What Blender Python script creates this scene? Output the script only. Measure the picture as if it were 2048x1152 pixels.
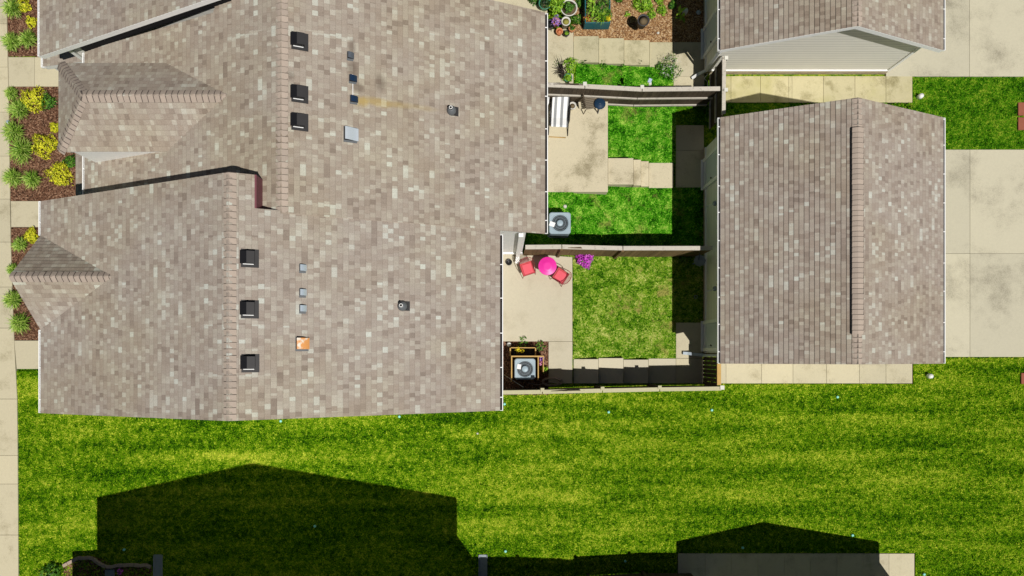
import bpy, math, random
from mathutils import Vector, Matrix
random.seed(7)
R = math.radians
for o in list(bpy.data.objects): bpy.data.objects.remove(o)
S = bpy.context.scene
COL = S.collection
# ------------------------------------------------------------------ camera, sky, sun, exposure
F, CX, CY, H = 1509.0, 1005.0, 708.0, 26.4
cam = bpy.data.cameras.new('camera'); co = bpy.data.objects.new('camera', cam); COL.objects.link(co)
co.location = (0, 0, H); co.rotation_euler = (0, 0, 0)
cam.sensor_width = 36; cam.lens = F / 2048 * 36
cam.shift_x = (1024 - CX) / 2048; cam.shift_y = (CY - 576) / 2048
cam.clip_start = 0.5; cam.clip_end = 2000
S.camera = co
SD = Vector((0.27, -0.375, 1)).normalized()          # direction to the sun
W = bpy.data.worlds.new('World'); S.world = W; W.use_nodes = True
wn = W.node_tree; bg = wn.nodes['Background']
sky = wn.nodes.new('ShaderNodeTexSky'); sky.sky_type = 'NISHITA'; sky.sun_disc = False; sky.air_density = .35; sky.dust_density = .15; sky.ozone_density = 1.5
sky.sun_elevation = math.asin(SD.z); sky.sun_rotation = math.atan2(SD.x, SD.y)
wn.links.new(sky.outputs[0], bg.inputs[0]); bg.inputs[1].default_value = 0.05
sl = bpy.data.lights.new('sun', 'SUN'); sl.energy = 5.0; sl.angle = R(0.53); sl.color = (1, 0.965, 0.90)
so = bpy.data.objects.new('sun', sl); COL.objects.link(so)
so.rotation_euler = SD.to_track_quat('Z', 'Y').to_euler(); so.location = (8, -12, 30)
S.view_settings.view_transform = 'Standard'; S.view_settings.look = 'None'
S.view_settings.exposure = -0.32; S.view_settings.gamma = 1
S.render.resolution_x = 1024; S.render.resolution_y = 576
S.cycles.max_bounces = 5

# ------------------------------------------------------------------ geometry helpers
HT = [(-1e3, .6), (2.40, .6), (2.47, .43), (4.75, 0.0), (1e3, 0.0)]        # terrain height along X
def hgt(X):
    for (a, u), (b, w) in zip(HT, HT[1:]):
        if a <= X <= b: return u + (w-u)*(X-a)/(b-a)
    return 0.0
def P(px, py, z=0.0):
    D = H - z
    return Vector(((px - CX) * D / F, -(py - CY) * D / F, z))
def G(px, py, off=0.0):
    lo, hi = 0.0, .6
    for _ in range(30):
        z = (lo+hi)/2
        if hgt(P(px, py, z).x) > z: lo = z
        else: hi = z
    return P(px, py, z + off)
def onplane(px, py, c, m):                       # ray meets the plane z = c + m X
    D = (H - c) / (1 + m * (px - CX) / F)
    return P(px, py, H - D)

class MB:
    def __init__(s): s.v = []; s.f = []; s.m = []; s.uv = []; s.smooth = []
    def add(s, vs, fs, mi=0, uvs=None, sm=False, M=None):
        b = len(s.v)
        s.v += [tuple((M @ Vector(v)) if M else v) for v in vs]
        for i, f in enumerate(fs):
            s.f.append([b + k for k in f]); s.m.append(mi); s.smooth.append(sm)
            s.uv.append([uvs[k] for k in f] if uvs else None)
    def box(s, a, b, mi=0, M=None):
        x0, y0, z0 = a; x1, y1, z1 = b
        vs = [(x0,y0,z0),(x1,y0,z0),(x1,y1,z0),(x0,y1,z0),(x0,y0,z1),(x1,y0,z1),(x1,y1,z1),(x0,y1,z1)]
        s.add(vs, [(0,3,2,1),(4,5,6,7),(0,1,5,4),(1,2,6,5),(2,3,7,6),(3,0,4,7)], mi, M=M); return s
    def prism(s, pts, z0, z1, mi=0, M=None):         # pts counter-clockwise xy; z0/z1 number or list
        n = len(pts); a = z0 if isinstance(z0, (list, tuple)) else [z0]*n; b = z1 if isinstance(z1, (list, tuple)) else [z1]*n
        vs = [(p[0], p[1], a[i]) for i, p in enumerate(pts)] + [(p[0], p[1], b[i]) for i, p in enumerate(pts)]
        s.add(vs, [list(range(n))[::-1], list(range(n, 2*n))] + [(i, (i+1) % n, n+(i+1) % n, n+i) for i in range(n)], mi, M=M); return s
    def tube(s, path, r, mi=0, n=6, M=None, close=False):
        path = [Vector(p) for p in path]; vs = []; fs = []; k = len(path)
        for i, p in enumerate(path):
            if close: t = path[(i+1) % k] - path[i-1]
            else: t = path[min(i+1, k-1)] - path[max(i-1, 0)]
            t.normalize(); a = t.orthogonal() if abs(t.z) > .95 else t.cross(Vector((0,0,1)))
            a.normalize(); b = t.cross(a); rr = r[i] if isinstance(r, list) else r
            for j in range(n):
                w = 2*math.pi*j/n; vs.append(p + a*rr*math.cos(w) + b*rr*math.sin(w))
        for i in range(k if close else k-1):
            for j in range(n):
                i2 = (i+1) % k
                fs.append((i*n+j, i*n+(j+1) % n, i2*n+(j+1) % n, i2*n+j))
        if not close: fs += [list(range(n)), list(range((k-1)*n, k*n))[::-1]]
        s.add(vs, fs, mi, sm=True, M=M); return s
    def lathe(s, prof, c=(0,0,0), mi=0, n=24, M=None, sm=True):
        vs = []; fs = []; k = len(prof)
        for (r, z) in prof:
            for j in range(n):
                w = 2*math.pi*j/n; vs.append((c[0]+r*math.cos(w), c[1]+r*math.sin(w), c[2]+z))
        for i in range(k-1):
            for j in range(n): fs.append((i*n+j, i*n+(j+1) % n, (i+1)*n+(j+1) % n, (i+1)*n+j))
        if prof[0][0] > 1e-4: fs.append(list(range(n))[::-1])
        if prof[-1][0] > 1e-4: fs.append(list(range((k-1)*n, k*n)))
        s.add(vs, fs, mi, sm=sm, M=M); return s
    def build(s, name, mats, parent=None, loc=None, bevel=0):
        me = bpy.data.meshes.new(name); 
        me.from_pydata([tuple(v) for v in s.v], [], s.f)
        mats = mats if isinstance(mats, (list, tuple)) else [mats]
        for m in mats: me.materials.append(m)
        me.polygons.foreach_set('material_index', s.m)
        me.polygons.foreach_set('use_smooth', s.smooth)
        if any(u is not None for u in s.uv):
            uvl = me.uv_layers.new(name='UVMap'); k = 0
            for u, f in zip(s.uv, s.f):
                for j in range(len(f)):
                    uvl.data[k].uv = u[j] if u else (0, 0); k += 1
        me.validate(); me.update()
        o = bpy.data.objects.new(name, me); COL.objects.link(o)
        if loc is not None: o.location = loc
        if parent: o.parent = parent
        if bevel:
            bv = o.modifiers.new('bevel', 'BEVEL'); bv.width = bevel; bv.segments = 2; bv.limit_method = 'ANGLE'
        return o
def tag(o, label=None, cat=None, group=None, kind=None):
    if label: o['label'] = label
    if cat: o['category'] = cat
    if group: o['group'] = group
    if kind: o['kind'] = kind
    return o
def empty(name, loc, label, cat, group=None, rz=0):
    o = bpy.data.objects.new(name, None); COL.objects.link(o); o.location = loc; o.rotation_euler = (0, 0, rz)
    o.empty_display_size = .2
    return tag(o, label, cat, group)
def dup(root, loc, rz=None, label=None, parent=None):
    r = root.copy(); COL.objects.link(r); r.location = loc
    if rz is not None: r.rotation_euler = (0, 0, rz)
    if label: r['label'] = label
    if parent: r.parent = parent
    for ch in list(root.children):
        c = ch.copy(); COL.objects.link(c); c.parent = r
        for g in list(ch.children):
            d = g.copy(); COL.objects.link(d); d.parent = c
    return r

# ------------------------------------------------------------------ materials
class NT:
    def __init__(s, name, rough=.8, spec=.3):
        s.mat = bpy.data.materials.new(name); s.mat.use_nodes = True; s.nt = s.mat.node_tree
        s.b = s.nt.nodes['Principled BSDF']; s.b.inputs['Roughness'].default_value = rough
        s.b.inputs['Specular IOR Level'].default_value = spec
    def n(s, t, **kw):
        x = s.nt.nodes.new(t)
        for k, v in kw.items(): setattr(x, k, v)
        return x
    def set(s, sock, v):
        if hasattr(v, 'is_output') or isinstance(v, bpy.types.NodeSocket): s.nt.links.new(v, sock)
        else: sock.default_value = v
    def m(s, op, a, b=0.0, c=None, clamp=False):
        x = s.n('ShaderNodeMath', operation=op, use_clamp=clamp); s.set(x.inputs[0], a); s.set(x.inputs[1], b)
        if c is not None: s.set(x.inputs[2], c)
        return x.outputs[0]
    def pos(s): return s.n('ShaderNodeNewGeometry').outputs['Position']
    def xyz(s, v):
        x = s.n('ShaderNodeSeparateXYZ'); s.set(x.inputs[0], v); return x.outputs
    def comb(s, x, y, z=0.0):
        c = s.n('ShaderNodeCombineXYZ'); s.set(c.inputs[0], x); s.set(c.inputs[1], y); s.set(c.inputs[2], z); return c.outputs[0]
    def vmul(s, v, k):
        x = s.n('ShaderNodeVectorMath', operation='MULTIPLY'); s.set(x.inputs[0], v); s.set(x.inputs[1], k); return x.outputs[0]
    def noise(s, v, scale, detail=3, rough=.6):
        x = s.n('ShaderNodeTexNoise'); s.set(x.inputs['Vector'], v); x.inputs['Scale'].default_value = scale
        x.inputs['Detail'].default_value = detail; x.inputs['Roughness'].default_value = rough; return x.outputs[0]
    def ramp(s, f, pts, interp='LINEAR'):
        x = s.n('ShaderNodeValToRGB'); s.set(x.inputs[0], f); x.color_ramp.interpolation = interp
        e = x.color_ramp.elements
        while len(e) > 1: e.remove(e[-1])
        e[0].position = pts[0][0]; e[0].color = (*pts[0][1], 1)
        for p, c in pts[1:]:
            k = e.new(p); k.color = (*c, 1)
        return x.outputs[0]
    def mix(s, f, a, b, mode='MIX'):
        x = s.n('ShaderNodeMix', data_type='RGBA', blend_type=mode); s.set(x.inputs[0], f)
        s.set(x.inputs[6], a if not isinstance(a, tuple) else (*a, 1)); s.set(x.inputs[7], b if not isinstance(b, tuple) else (*b, 1)); return x.outputs[2]
    def sm(s, v, lo, hi):
        x = s.n('ShaderNodeMapRange', interpolation_type='SMOOTHSTEP'); s.set(x.inputs[0], v)
        x.inputs[1].default_value = lo; x.inputs[2].default_value = hi; return x.outputs[0]
    def col(s, c): s.set(s.b.inputs['Base Color'], c if not isinstance(c, tuple) else (*c, 1)); return s
    def bump(s, h, strength=.4, dist=.01):
        x = s.n('ShaderNodeBump'); x.inputs['Strength'].default_value = strength; x.inputs['Distance'].default_value = dist
        s.set(x.inputs['Height'], h); s.nt.links.new(x.outputs[0], s.b.inputs['Normal']); return s
def srgb(r, g, b):
    f = lambda c: (c/255/12.92 if c/255 <= .04045 else ((c/255+.055)/1.055)**2.4)
    return (f(r), f(g), f(b))
def k_(c, k): return tuple(x*k for x in c)

def plain(name, c, rough=.6, spec=.3, var=.12, scale=8, metal=0):
    t = NT(name, rough, spec); n = t.noise(t.pos(), scale, 4)
    t.col(t.mix(n, k_(c, 1-var), k_(c, 1+var)))
    t.b.inputs['Metallic'].default_value = metal
    return t.mat

def shingle(name, tint=(1,1,1), stains=False):
    t = NT(name, .95, .15)
    uv = t.n('ShaderNodeUVMap').outputs[0]; u, v, _ = t.xyz(uv)
    cr = t.m('FLOOR', t.m('DIVIDE', t.m('ADD', v, .0003), .143))
    def vor(scale, off):
        x = t.n('ShaderNodeTexVoronoi', voronoi_dimensions='1D')
        t.set(x.inputs['W'], t.m('ADD', t.m('MULTIPLY', u, scale), t.m('MULTIPLY', cr, off))); x.inputs['Scale'].default_value = 1
        return x
    a = t.xyz(vor(8.4, 17.31).outputs['Color'])[0]
    b = t.xyz(vor(2.6, 41.7).outputs['Color'])[1]
    lo = t.noise(t.vmul(t.pos(), (1.0, .45, 0)), .75, 3)
    val = t.m('ADD', t.m('MULTIPLY', a, .68), t.m('MULTIPLY', b, .32))
    val = t.m('ADD', val, t.m('MULTIPLY', t.m('SUBTRACT', lo, .5), .45))
    c = t.ramp(val, [(0.0, srgb(143,131,122)), (.14, srgb(154,142,133)), (.28, srgb(166,154,144)), (.5, srgb(171,161,152)),
                     (.72, srgb(178,170,159)), (.82, srgb(189,183,173)), (.93, srgb(198,199,191)), (1.0, srgb(206,209,201))])
    g = t.noise(t.pos(), 60, 4, .8)
    c = t.mix(t.sm(g, .3, .75), t.mix(1.0, c, (.72,.71,.7), 'MULTIPLY'), t.mix(1.0, c, (1.16,1.15,1.13), 'MULTIPLY'))
    fr = t.m('SUBTRACT', t.m('DIVIDE', v, .143), cr)
    edge = t.m('SUBTRACT', 1.0, t.sm(fr, .03, .12))
    c = t.mix(t.m('MULTIPLY', edge, .28), c, (.07,.06,.05))  # shadow line along each course edge, painted into the colour
    vd = t.n('ShaderNodeTexVoronoi', voronoi_dimensions='1D', feature='DISTANCE_TO_EDGE')
    t.set(vd.inputs['W'], t.m('ADD', t.m('MULTIPLY', u, 8.4), t.m('MULTIPLY', cr, 17.31))); vd.inputs['Scale'].default_value = 1
    te = t.m('SUBTRACT', 1.0, t.sm(vd.outputs['Distance'], .0, .045))
    c = t.mix(t.m('MULTIPLY', te, .22), c, (.07,.06,.05))
    wide = t.noise(t.pos(), .35, 2)
    c = t.mix(t.sm(wide, .4, .7), c, t.mix(1.0, c, (.98,.965,.89), 'MULTIPLY'))
    if tint != (1,1,1): c = t.mix(1.0, c, tint, 'MULTIPLY')
    if stains:
        X, Y, Z = t.xyz(t.pos()); nz = t.noise(t.pos(), 3, 4)
        def blob(px, py, rx, ry, col, k):
            nonlocal c
            q = onplane(px, py, 5.975, -.5)
            dx = t.m('DIVIDE', t.m('SUBTRACT', X, q.x), rx); dy = t.m('DIVIDE', t.m('SUBTRACT', Y, q.y), ry)
            d = t.m('ADD', t.m('SQRT', t.m('ADD', t.m('MULTIPLY', dx, dx), t.m('MULTIPLY', dy, dy))), t.m('MULTIPLY', t.m('SUBTRACT', nz, .5), .9))
            c = t.mix(t.m('MULTIPLY', t.m('SUBTRACT', 1.0, t.sm(d, .2, 1.0)), k), c, col)
        for a_ in ((704,96,.12,.28),(704,136,.16,.3),(580,152,.15,.14),(716,176,.2,.16),(760,165,.2,.3)): blob(*a_, (.12,.09,.07), .55)
        blob(760, 206, .8, .15, (.45,.32,.08), .5); blob(830, 214, .9, .11, (.42,.32,.14), .3); blob(722, 204, .28, .17, (.48,.33,.05), .5)
    t.col(c)
    t.bump(t.m('ADD', t.m('MULTIPLY', a, .5), t.m('MULTIPLY', g, .6)), .5, .006)
    return t.mat

def concrete(name, base, dark, amt=.5, scale=1.2, lo=.5, hi=.75, green=None):
    t = NT(name, .9, .2); p = t.pos()
    n1 = t.noise(p, scale, 6, .65); n2 = t.noise(p, 14, 5, .7); n3 = t.noise(p, 90, 2)
    c = t.mix(n2, k_(base, .9), k_(base, 1.08))
    c = t.mix(t.m('MULTIPLY', t.sm(n1, lo, hi), amt), c, dark)
    if green: c = t.mix(t.m('MULTIPLY', t.sm(t.noise(p, .6, 4), .45, .7), .6), c, green)
    sp = t.sm(t.m('MULTIPLY', t.noise(p, 45, 3, .8), t.m('ADD', n1, .45)), .52, .68)
    c = t.mix(t.m('MULTIPLY', sp, amt), c, k_(dark, .6))
    c = t.mix(t.sm(n3, .35, .65), t.mix(1.0, c, (.93,.93,.93), 'MULTIPLY'), c)
    ri = t.n('ShaderNodeNewGeometry').outputs['Random Per Island']; c = t.mix(1.0, c, t.ramp(ri, [(0,(.88,.885,.89)),(1,(1.05,1.045,1.02))]), 'MULTIPLY')
    t.col(c); t.bump(n2, .25, .01); return t.mat

def lawn(name, cols, stretch=(.35,1,1), big=.8, stripe=0.0, yellow=0.0, inst=False):
    t = NT(name, .95, .04); p = t.pos(); X, Y, Z = t.xyz(p)
    n1 = t.noise(t.vmul(p, stretch), big, 5, .62); n2 = t.noise(p, 5.5, 5, .75); n4 = t.noise(t.vmul(p, (.07 if stretch[0] < 1 else 1, 1, 1)), 2.4, 3, .55); n3 = t.noise(p, 30, 3, .7)
    v = t.m('ADD', t.m('ADD', t.m('MULTIPLY', n1, .8), t.m('MULTIPLY', n4, .85)), t.m('ADD', t.m('MULTIPLY', n2, 1.7), t.m('MULTIPLY', n3, 2.5)))
    v = t.m('SUBTRACT', v, 2.41)
    if inst: v = t.m('ADD', v, t.m('MULTIPLY', t.m('SUBTRACT', t.n('ShaderNodeObjectInfo').outputs['Random'], .5), .6))
    if stripe:
        sn = t.m('SINE', t.m('ADD', t.m('MULTIPLY', Y, 5.2), t.m('MULTIPLY', t.noise(t.vmul(p, (.1,.5,1)), .5, 2), 3)))
        v = t.m('ADD', v, t.m('MULTIPLY', sn, stripe))
    c = t.ramp(v, cols)
    if yellow:
        y = t.m('MULTIPLY', t.sm(t.noise(p, 1.5, 4, .7), .54, .68), yellow)
        c = t.mix(y, c, t.mix(n3, (.25,.19,.05), (.42,.36,.12)))
    t.col(c); t.bump(n3, .6, .03); return t.mat

GC_MAIN = [(.0,(.005,.030,.001)), (.27,(.034,.135,.002)), (.5,(.125,.315,.002)), (.72,(.27,.45,.006)), (1.0,(.66,.72,.07))]
GC_YARD = [(.0,(.006,.04,.002)), (.25,(.025,.17,.004)), (.5,(.075,.39,.008)), (.72,(.18,.54,.02)), (1.0,(.5,.75,.12))]
GC_Y3   = [(.0,(.01,.05,.002)), (.25,(.05,.19,.005)), (.5,(.17,.37,.012)), (.72,(.34,.49,.04)), (1.0,(.68,.70,.22))]
GC_FR   = [(.0,(.005,.03,.001)), (.25,(.025,.12,.003)), (.5,(.07,.27,.004)), (.72,(.16,.38,.008)), (1.0,(.42,.52,.05))]

M = {}
M['shingle'] = shingle('asphalt_shingle')
M['shingle_b'] = shingle('asphalt_shingle_stained', (1,.99,.96), True)
M['shingle_g'] = shingle('asphalt_shingle_garage', (.97,.955,.95))
t = NT('ridge_shingle', .95, .15); g = t.noise(t.pos(), 50, 4, .8); rr = t.n('ShaderNodeNewGeometry').outputs['Random Per Island']
t.col(t.mix(1.0, t.mix(g, srgb(158,144,133), srgb(196,182,169)), t.ramp(rr, [(0,(.86,.85,.84)),(1,(1.04,1.02,1.0))]), 'MULTIPLY')); t.bump(g, .5, .005); M['ridge'] = t.mat
M['butt'] = plain('shingle_butt', (.11,.09,.08), .95, .1, .3, 30)
M['shade_black'] = plain('painted_shade_black', (.012,.012,.014), .8, .1, .2)  # near-black that paints the shade below house C's verge
M['white'] = plain('white_trim', (.93,.93,.92), .45, .4, .03)
M['gutter_dark'] = plain('gutter_dark', (.035,.03,.03), .9, .1, .4, 20)  # near-black tone of the gutter floor
def siding(name, c):
    t = NT(name, .55, .35); X, Y, Z = t.xyz(t.pos())
    f = t.m('FRACT', t.m('DIVIDE', Z, .19)); n = t.noise(t.pos(), 1.5, 4)
    cc = t.mix(n, k_(c, .93), k_(c, 1.05)); cc = t.mix(t.m('MULTIPLY', t.m('SUBTRACT', 1.0, t.sm(f, .04, .3)), .5), cc, k_(c, .4))
    t.col(cc); t.bump(f, .5, .012); return t.mat
M['siding'] = siding('beige_vinyl_siding', (.90,.88,.82))
M['siding_w'] = siding('white_vinyl_siding', (.92,.92,.91))
M['siding_tan'] = siding('tan_vinyl_siding', (.40,.36,.29))
t = NT('brick', .85, .2); br = t.n('ShaderNodeTexBrick'); br.inputs['Scale'].default_value = 1
X, Y, Z = t.xyz(t.pos()); t.set(br.inputs['Vector'], t.comb(t.m('ADD', X, Y), Z))
br.inputs['Color1'].default_value = (.38,.27,.18,1); br.inputs['Color2'].default_value = (.52,.42,.3,1); br.inputs['Mortar'].default_value = (.5,.46,.38,1)
br.inputs['Brick Width'].default_value = .2; br.inputs['Row Height'].default_value = .08; br.inputs['Mortar Size'].default_value = .008
t.col(br.outputs[0]); M['brick'] = t.mat
M['conc'] = concrete('concrete', (.60,.54,.385), (.30,.25,.14), .45)
M['conc_p'] = concrete('patio_concrete', (.66,.585,.42), (.27,.225,.13), .7, .75, .5, .7)
M['conc_y'] = concrete('pale_patio_concrete', (.61,.555,.425), (.42,.36,.24), .25)
M['conc_s'] = concrete('stained_step_concrete', (.56,.51,.34), (.32,.29,.17), .6, 1.6, .46, .7)
M['conc_g'] = concrete('weathered_walk_concrete', (.60,.54,.335), (.27,.23,.10), .6, 1.5, .48, .7, green=(.44,.41,.17))
M['drive'] = concrete('driveway_concrete', (.59,.55,.42), (.27,.24,.18), .5, .6, .47, .74)
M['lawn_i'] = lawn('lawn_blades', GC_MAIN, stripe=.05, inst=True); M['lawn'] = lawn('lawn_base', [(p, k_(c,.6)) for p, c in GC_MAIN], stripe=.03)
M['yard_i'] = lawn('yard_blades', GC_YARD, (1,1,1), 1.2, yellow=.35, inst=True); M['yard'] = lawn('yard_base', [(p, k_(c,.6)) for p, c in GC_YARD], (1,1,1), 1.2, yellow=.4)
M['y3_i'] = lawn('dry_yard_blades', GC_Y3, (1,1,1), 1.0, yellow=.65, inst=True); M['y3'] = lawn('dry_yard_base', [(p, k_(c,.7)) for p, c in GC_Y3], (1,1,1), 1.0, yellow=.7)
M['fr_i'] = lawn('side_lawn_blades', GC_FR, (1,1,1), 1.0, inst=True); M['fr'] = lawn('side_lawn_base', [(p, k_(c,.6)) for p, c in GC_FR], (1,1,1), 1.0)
def mulchm(name, cols):
    t = NT(name, .9, .15); p = t.pos(); x = t.n('ShaderNodeTexVoronoi'); t.set(x.inputs['Vector'], p); x.inputs['Scale'].default_value = 28
    t.col(t.ramp(t.xyz(x.outputs['Color'])[0], cols)); t.bump(x.outputs['Distance'], .8, .02); return t.mat
MC = [(0,(.03,.014,.008)),(.4,(.11,.05,.028)),(.75,(.2,.1,.06)),(1,(.36,.22,.14))]
MC2 = [(0,(.1,.045,.02)),(.4,(.27,.14,.06)),(.7,(.42,.25,.11)),(1,(.62,.46,.28))]
M['mulch'] = mulchm('dark_mulch', MC); M['mulch2'] = mulchm('orange_mulch', MC2)
def chipm(name, cols):
    t = NT(name, .85, .2); t.col(t.ramp(t.n('ShaderNodeObjectInfo').outputs['Random'], cols)); return t.mat
M['chip'] = chipm('mulch_chip', MC); M['chip2'] = chipm('orange_mulch_chip', MC2)
def leafm(name, cols, rough=.5, spec=.35):
    t = NT(name, rough, spec); rr = t.n('ShaderNodeNewGeometry').outputs['Random Per Island']
    c = t.ramp(rr, cols); t.col(c)
    tr = t.n('ShaderNodeBsdfTranslucent'); t.set(tr.inputs[0], c); mx = t.n('ShaderNodeMixShader'); mx.inputs[0].default_value = .25
    out = t.nt.nodes['Material Output']; t.nt.links.new(t.b.outputs[0], mx.inputs[1]); t.nt.links.new(tr.outputs[0], mx.inputs[2]); t.nt.links.new(mx.outputs[0], out.inputs[0])
    return t.mat
M['lf_lily'] = leafm('lily_blades', [(0,(.1,.25,.02)),(.5,(.32,.52,.06)),(1,(.68,.8,.22))])
M['lf_gold'] = leafm('golden_leaves', [(0,(.25,.32,.01)),(.35,(.62,.64,.02)),(1,(.95,.9,.06))])
M['lf_green'] = leafm('green_leaves', [(0,(.015,.06,.008)),(.5,(.06,.2,.015)),(1,(.2,.42,.04))])
M['lf_lime'] = leafm('lime_leaves', [(0,(.08,.2,.01)),(.5,(.25,.5,.02)),(1,(.5,.75,.07))])
M['lf_dark'] = leafm('dark_leaves', [(0,(.006,.02,.008)),(.5,(.02,.07,.015)),(1,(.1,.2,.05))])
M['dead'] = leafm('dead_leaves', [(0,(.01,.009,.008)),(.6,(.04,.03,.025)),(1,(.14,.11,.08))])
M['fl_magenta'] = leafm('magenta_petals', [(0,(.4,.02,.4)),(.6,(.75,.06,.75)),(1,(.95,.3,.9))])
M['fl_purple'] = leafm('purple_petals', [(0,(.2,.08,.5)),(.6,(.5,.25,.8)),(1,(.85,.7,.95))])
M['fl_yellow'] = leafm('yellow_petals', [(0,(.8,.6,.01)),(1,(.95,.9,.05))])
M['fl_orange'] = leafm('orange_petals', [(0,(.3,.05,.01)),(.6,(.6,.25,.03)),(1,(.8,.5,.1))])
M['fl_white'] = leafm('white_petals', [(0,(.5,.5,.42)),(1,(.9,.88,.85))])
M['fl_pink'] = leafm('pink_petals', [(0,(.7,.2,.4)),(1,(.9,.5,.75))])
def woodm(name, a, b, sc=(3,3,3), dark=(.04,.03,.02), k=.3):
    t = NT(name, .85, .2); p = t.pos(); n = t.noise(t.vmul(p, sc), 6, 5, .7); rr = t.n('ShaderNodeNewGeometry').outputs['Random Per Island']
    c = t.mix(n, a, b); c = t.mix(t.m('MULTIPLY', rr, .45), c, k_(a, .45)); c = t.mix(t.m('MULTIPLY', t.sm(t.noise(p, 9, 4), .55, .7), k), c, dark)
    t.col(c); t.bump(n, .3, .01); return t.mat
M['rail'] = woodm('weathered_rail_wood', (.47,.42,.35), (.72,.68,.60), (1,8,8))
M['plank'] = woodm('weathered_fence_boards', (.045,.032,.02), (.15,.115,.08), (6,6,.6))
M['plank2'] = woodm('brown_fence_boards', (.12,.075,.035), (.33,.22,.11), (6,6,.6))
M['rail3'] = woodm('pale_rail_wood', (.46,.43,.26), (.66,.62,.42), (1,8,8), k=.12)
M['cedar'] = woodm('cedar_wood', (.5,.3,.09), (.68,.46,.18), (5,1,5), k=.1)
M['cap_w'] = plain('pale_post_cap', (.68,.67,.60), .5, .3, .08)
M['vent'] = plain('dark_brown_vent_metal', (.035,.033,.034), .5, .4, .2)
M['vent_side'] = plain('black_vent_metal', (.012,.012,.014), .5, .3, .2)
M['galv'] = plain('galvanised_metal', (.6,.68,.76), .3, .5, .15, 25, .35)
M['galvw'] = plain('pale_galvanised_metal', (.6,.66,.72), .35, .5, .1, 25, .2)
M['navy'] = plain('navy_vent_metal', (.012,.03,.07), .35, .5, .2)
M['greyvent'] = plain('grey_vent_metal', (.1,.115,.14), .5, .4, .3, 30)
t = NT('rusty_metal', .6, .3); n = t.noise(t.pos(), 7, 4); t.col(t.mix(t.sm(n, .34, .5), (.85,.78,.66), (.80,.36,.12))); M['rust'] = t.mat
M['rubber'] = plain('black_rubber', (.012,.012,.012), .6, .3)
M['steel_grey'] = plain('grey_lead', (.13,.14,.15), .5, .4)
M['pink_flash'] = plain('pink_wall_flashing', (.19,.065,.08), .6, .3, .12, 6)
M['door'] = plain('pale_blue_door', (.55,.62,.66), .45, .4, .03)
M['glass'] = plain('dark_glass', (.02,.03,.04), .05, .6, .1)
M['ac'] = plain('grey_ac_metal', (.33,.42,.48), .45, .45, .04)
M['ac_dark'] = plain('ac_dark_grey', (.03,.035,.04), .5, .4)  # dark grey of the core behind the louvres
M['blade'] = plain('fan_blade_metal', (.55,.57,.6), .4, .5, .1, 5, .2)
M['label'] = plain('white_sticker', (.85,.85,.85), .5, .3, .03)
M['pinktable'] = plain('hot_pink_paint', (.80,.03,.36), .4, .4, .05)
M['coral'] = plain('coral_seat', (.74,.09,.13), .5, .4, .08)
M['coral_d'] = plain('dark_coral_seat', (.50,.05,.06), .5, .4, .15)
M['coral_rod'] = plain('pale_coral_rod', (.75,.42,.40), .4, .4, .2)
M['redmetal'] = plain('dark_red_metal', (.25,.03,.035), .4, .5)
M['blackmetal'] = plain('black_metal', (.012,.012,.013), .45, .5)
M['black'] = plain('black_plastic', (.008,.008,.009), .4, .4)
t = NT('striped_fabric', .9, .1); u, v, _ = t.xyz(t.n('ShaderNodeUVMap').outputs[0])
f = t.m('FRACT', t.m('ADD', t.m('MULTIPLY', u, 2.5), .25)); c = t.mix(t.m('GREATER_THAN', f, .58), (.86,.86,.86), (.30,.31,.32)); t.col(c); M['stripe'] = t.mat
M['teakgrey'] = woodm('grey_slat_wood', (.16,.13,.09), (.30,.25,.19), (2,8,2))
M['navyglass'] = plain('navy_table_top', (.012,.035,.075), .5, .2, .2)
M['teal'] = plain('teal_planter', (.005,.12,.15), .5, .4, .15)
M['terra'] = plain('terracotta', (.55,.22,.1), .8, .2, .15)
M['potwhite'] = plain('pale_pot', (.62,.6,.55), .6, .3)
M['potgreen'] = plain('green_pot', (.05,.22,.14), .4, .4)
M['potgrey'] = plain('charcoal_pot', (.05,.05,.055), .6, .3)
M['soil'] = plain('soil', (.16,.12,.07), .95, .1, .5, 40)
M['moss'] = plain('dry_moss', (.28,.26,.06), .95, .1, .4, 50)
M['stone'] = plain('edging_stone', (.40,.31,.24), .85, .2, .2, 6)
M['white_pl'] = plain('white_plastic', (.85,.85,.82), .4, .4, .03)
M['aqua'] = plain('pale_turquoise_cap', (.30,.75,.66), .5, .3, .05)
M['dish'] = plain('grey_dish', (.25,.29,.34), .5, .3)
M['hose'] = plain('brown_hose', (.38,.30,.25), .5, .4)
M['brickred'] = plain('red_brown_lid', (.30,.10,.06), .8, .2, .15)
M['paleblue'] = plain('pale_blue_plastic', (.45,.55,.7), .4, .4)
M['rock'] = plain('pale_rock', (.6,.58,.52), .9, .2, .15)
M['plate'] = plain('grey_downspout', (.45,.52,.58), .5, .3, .05)

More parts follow.
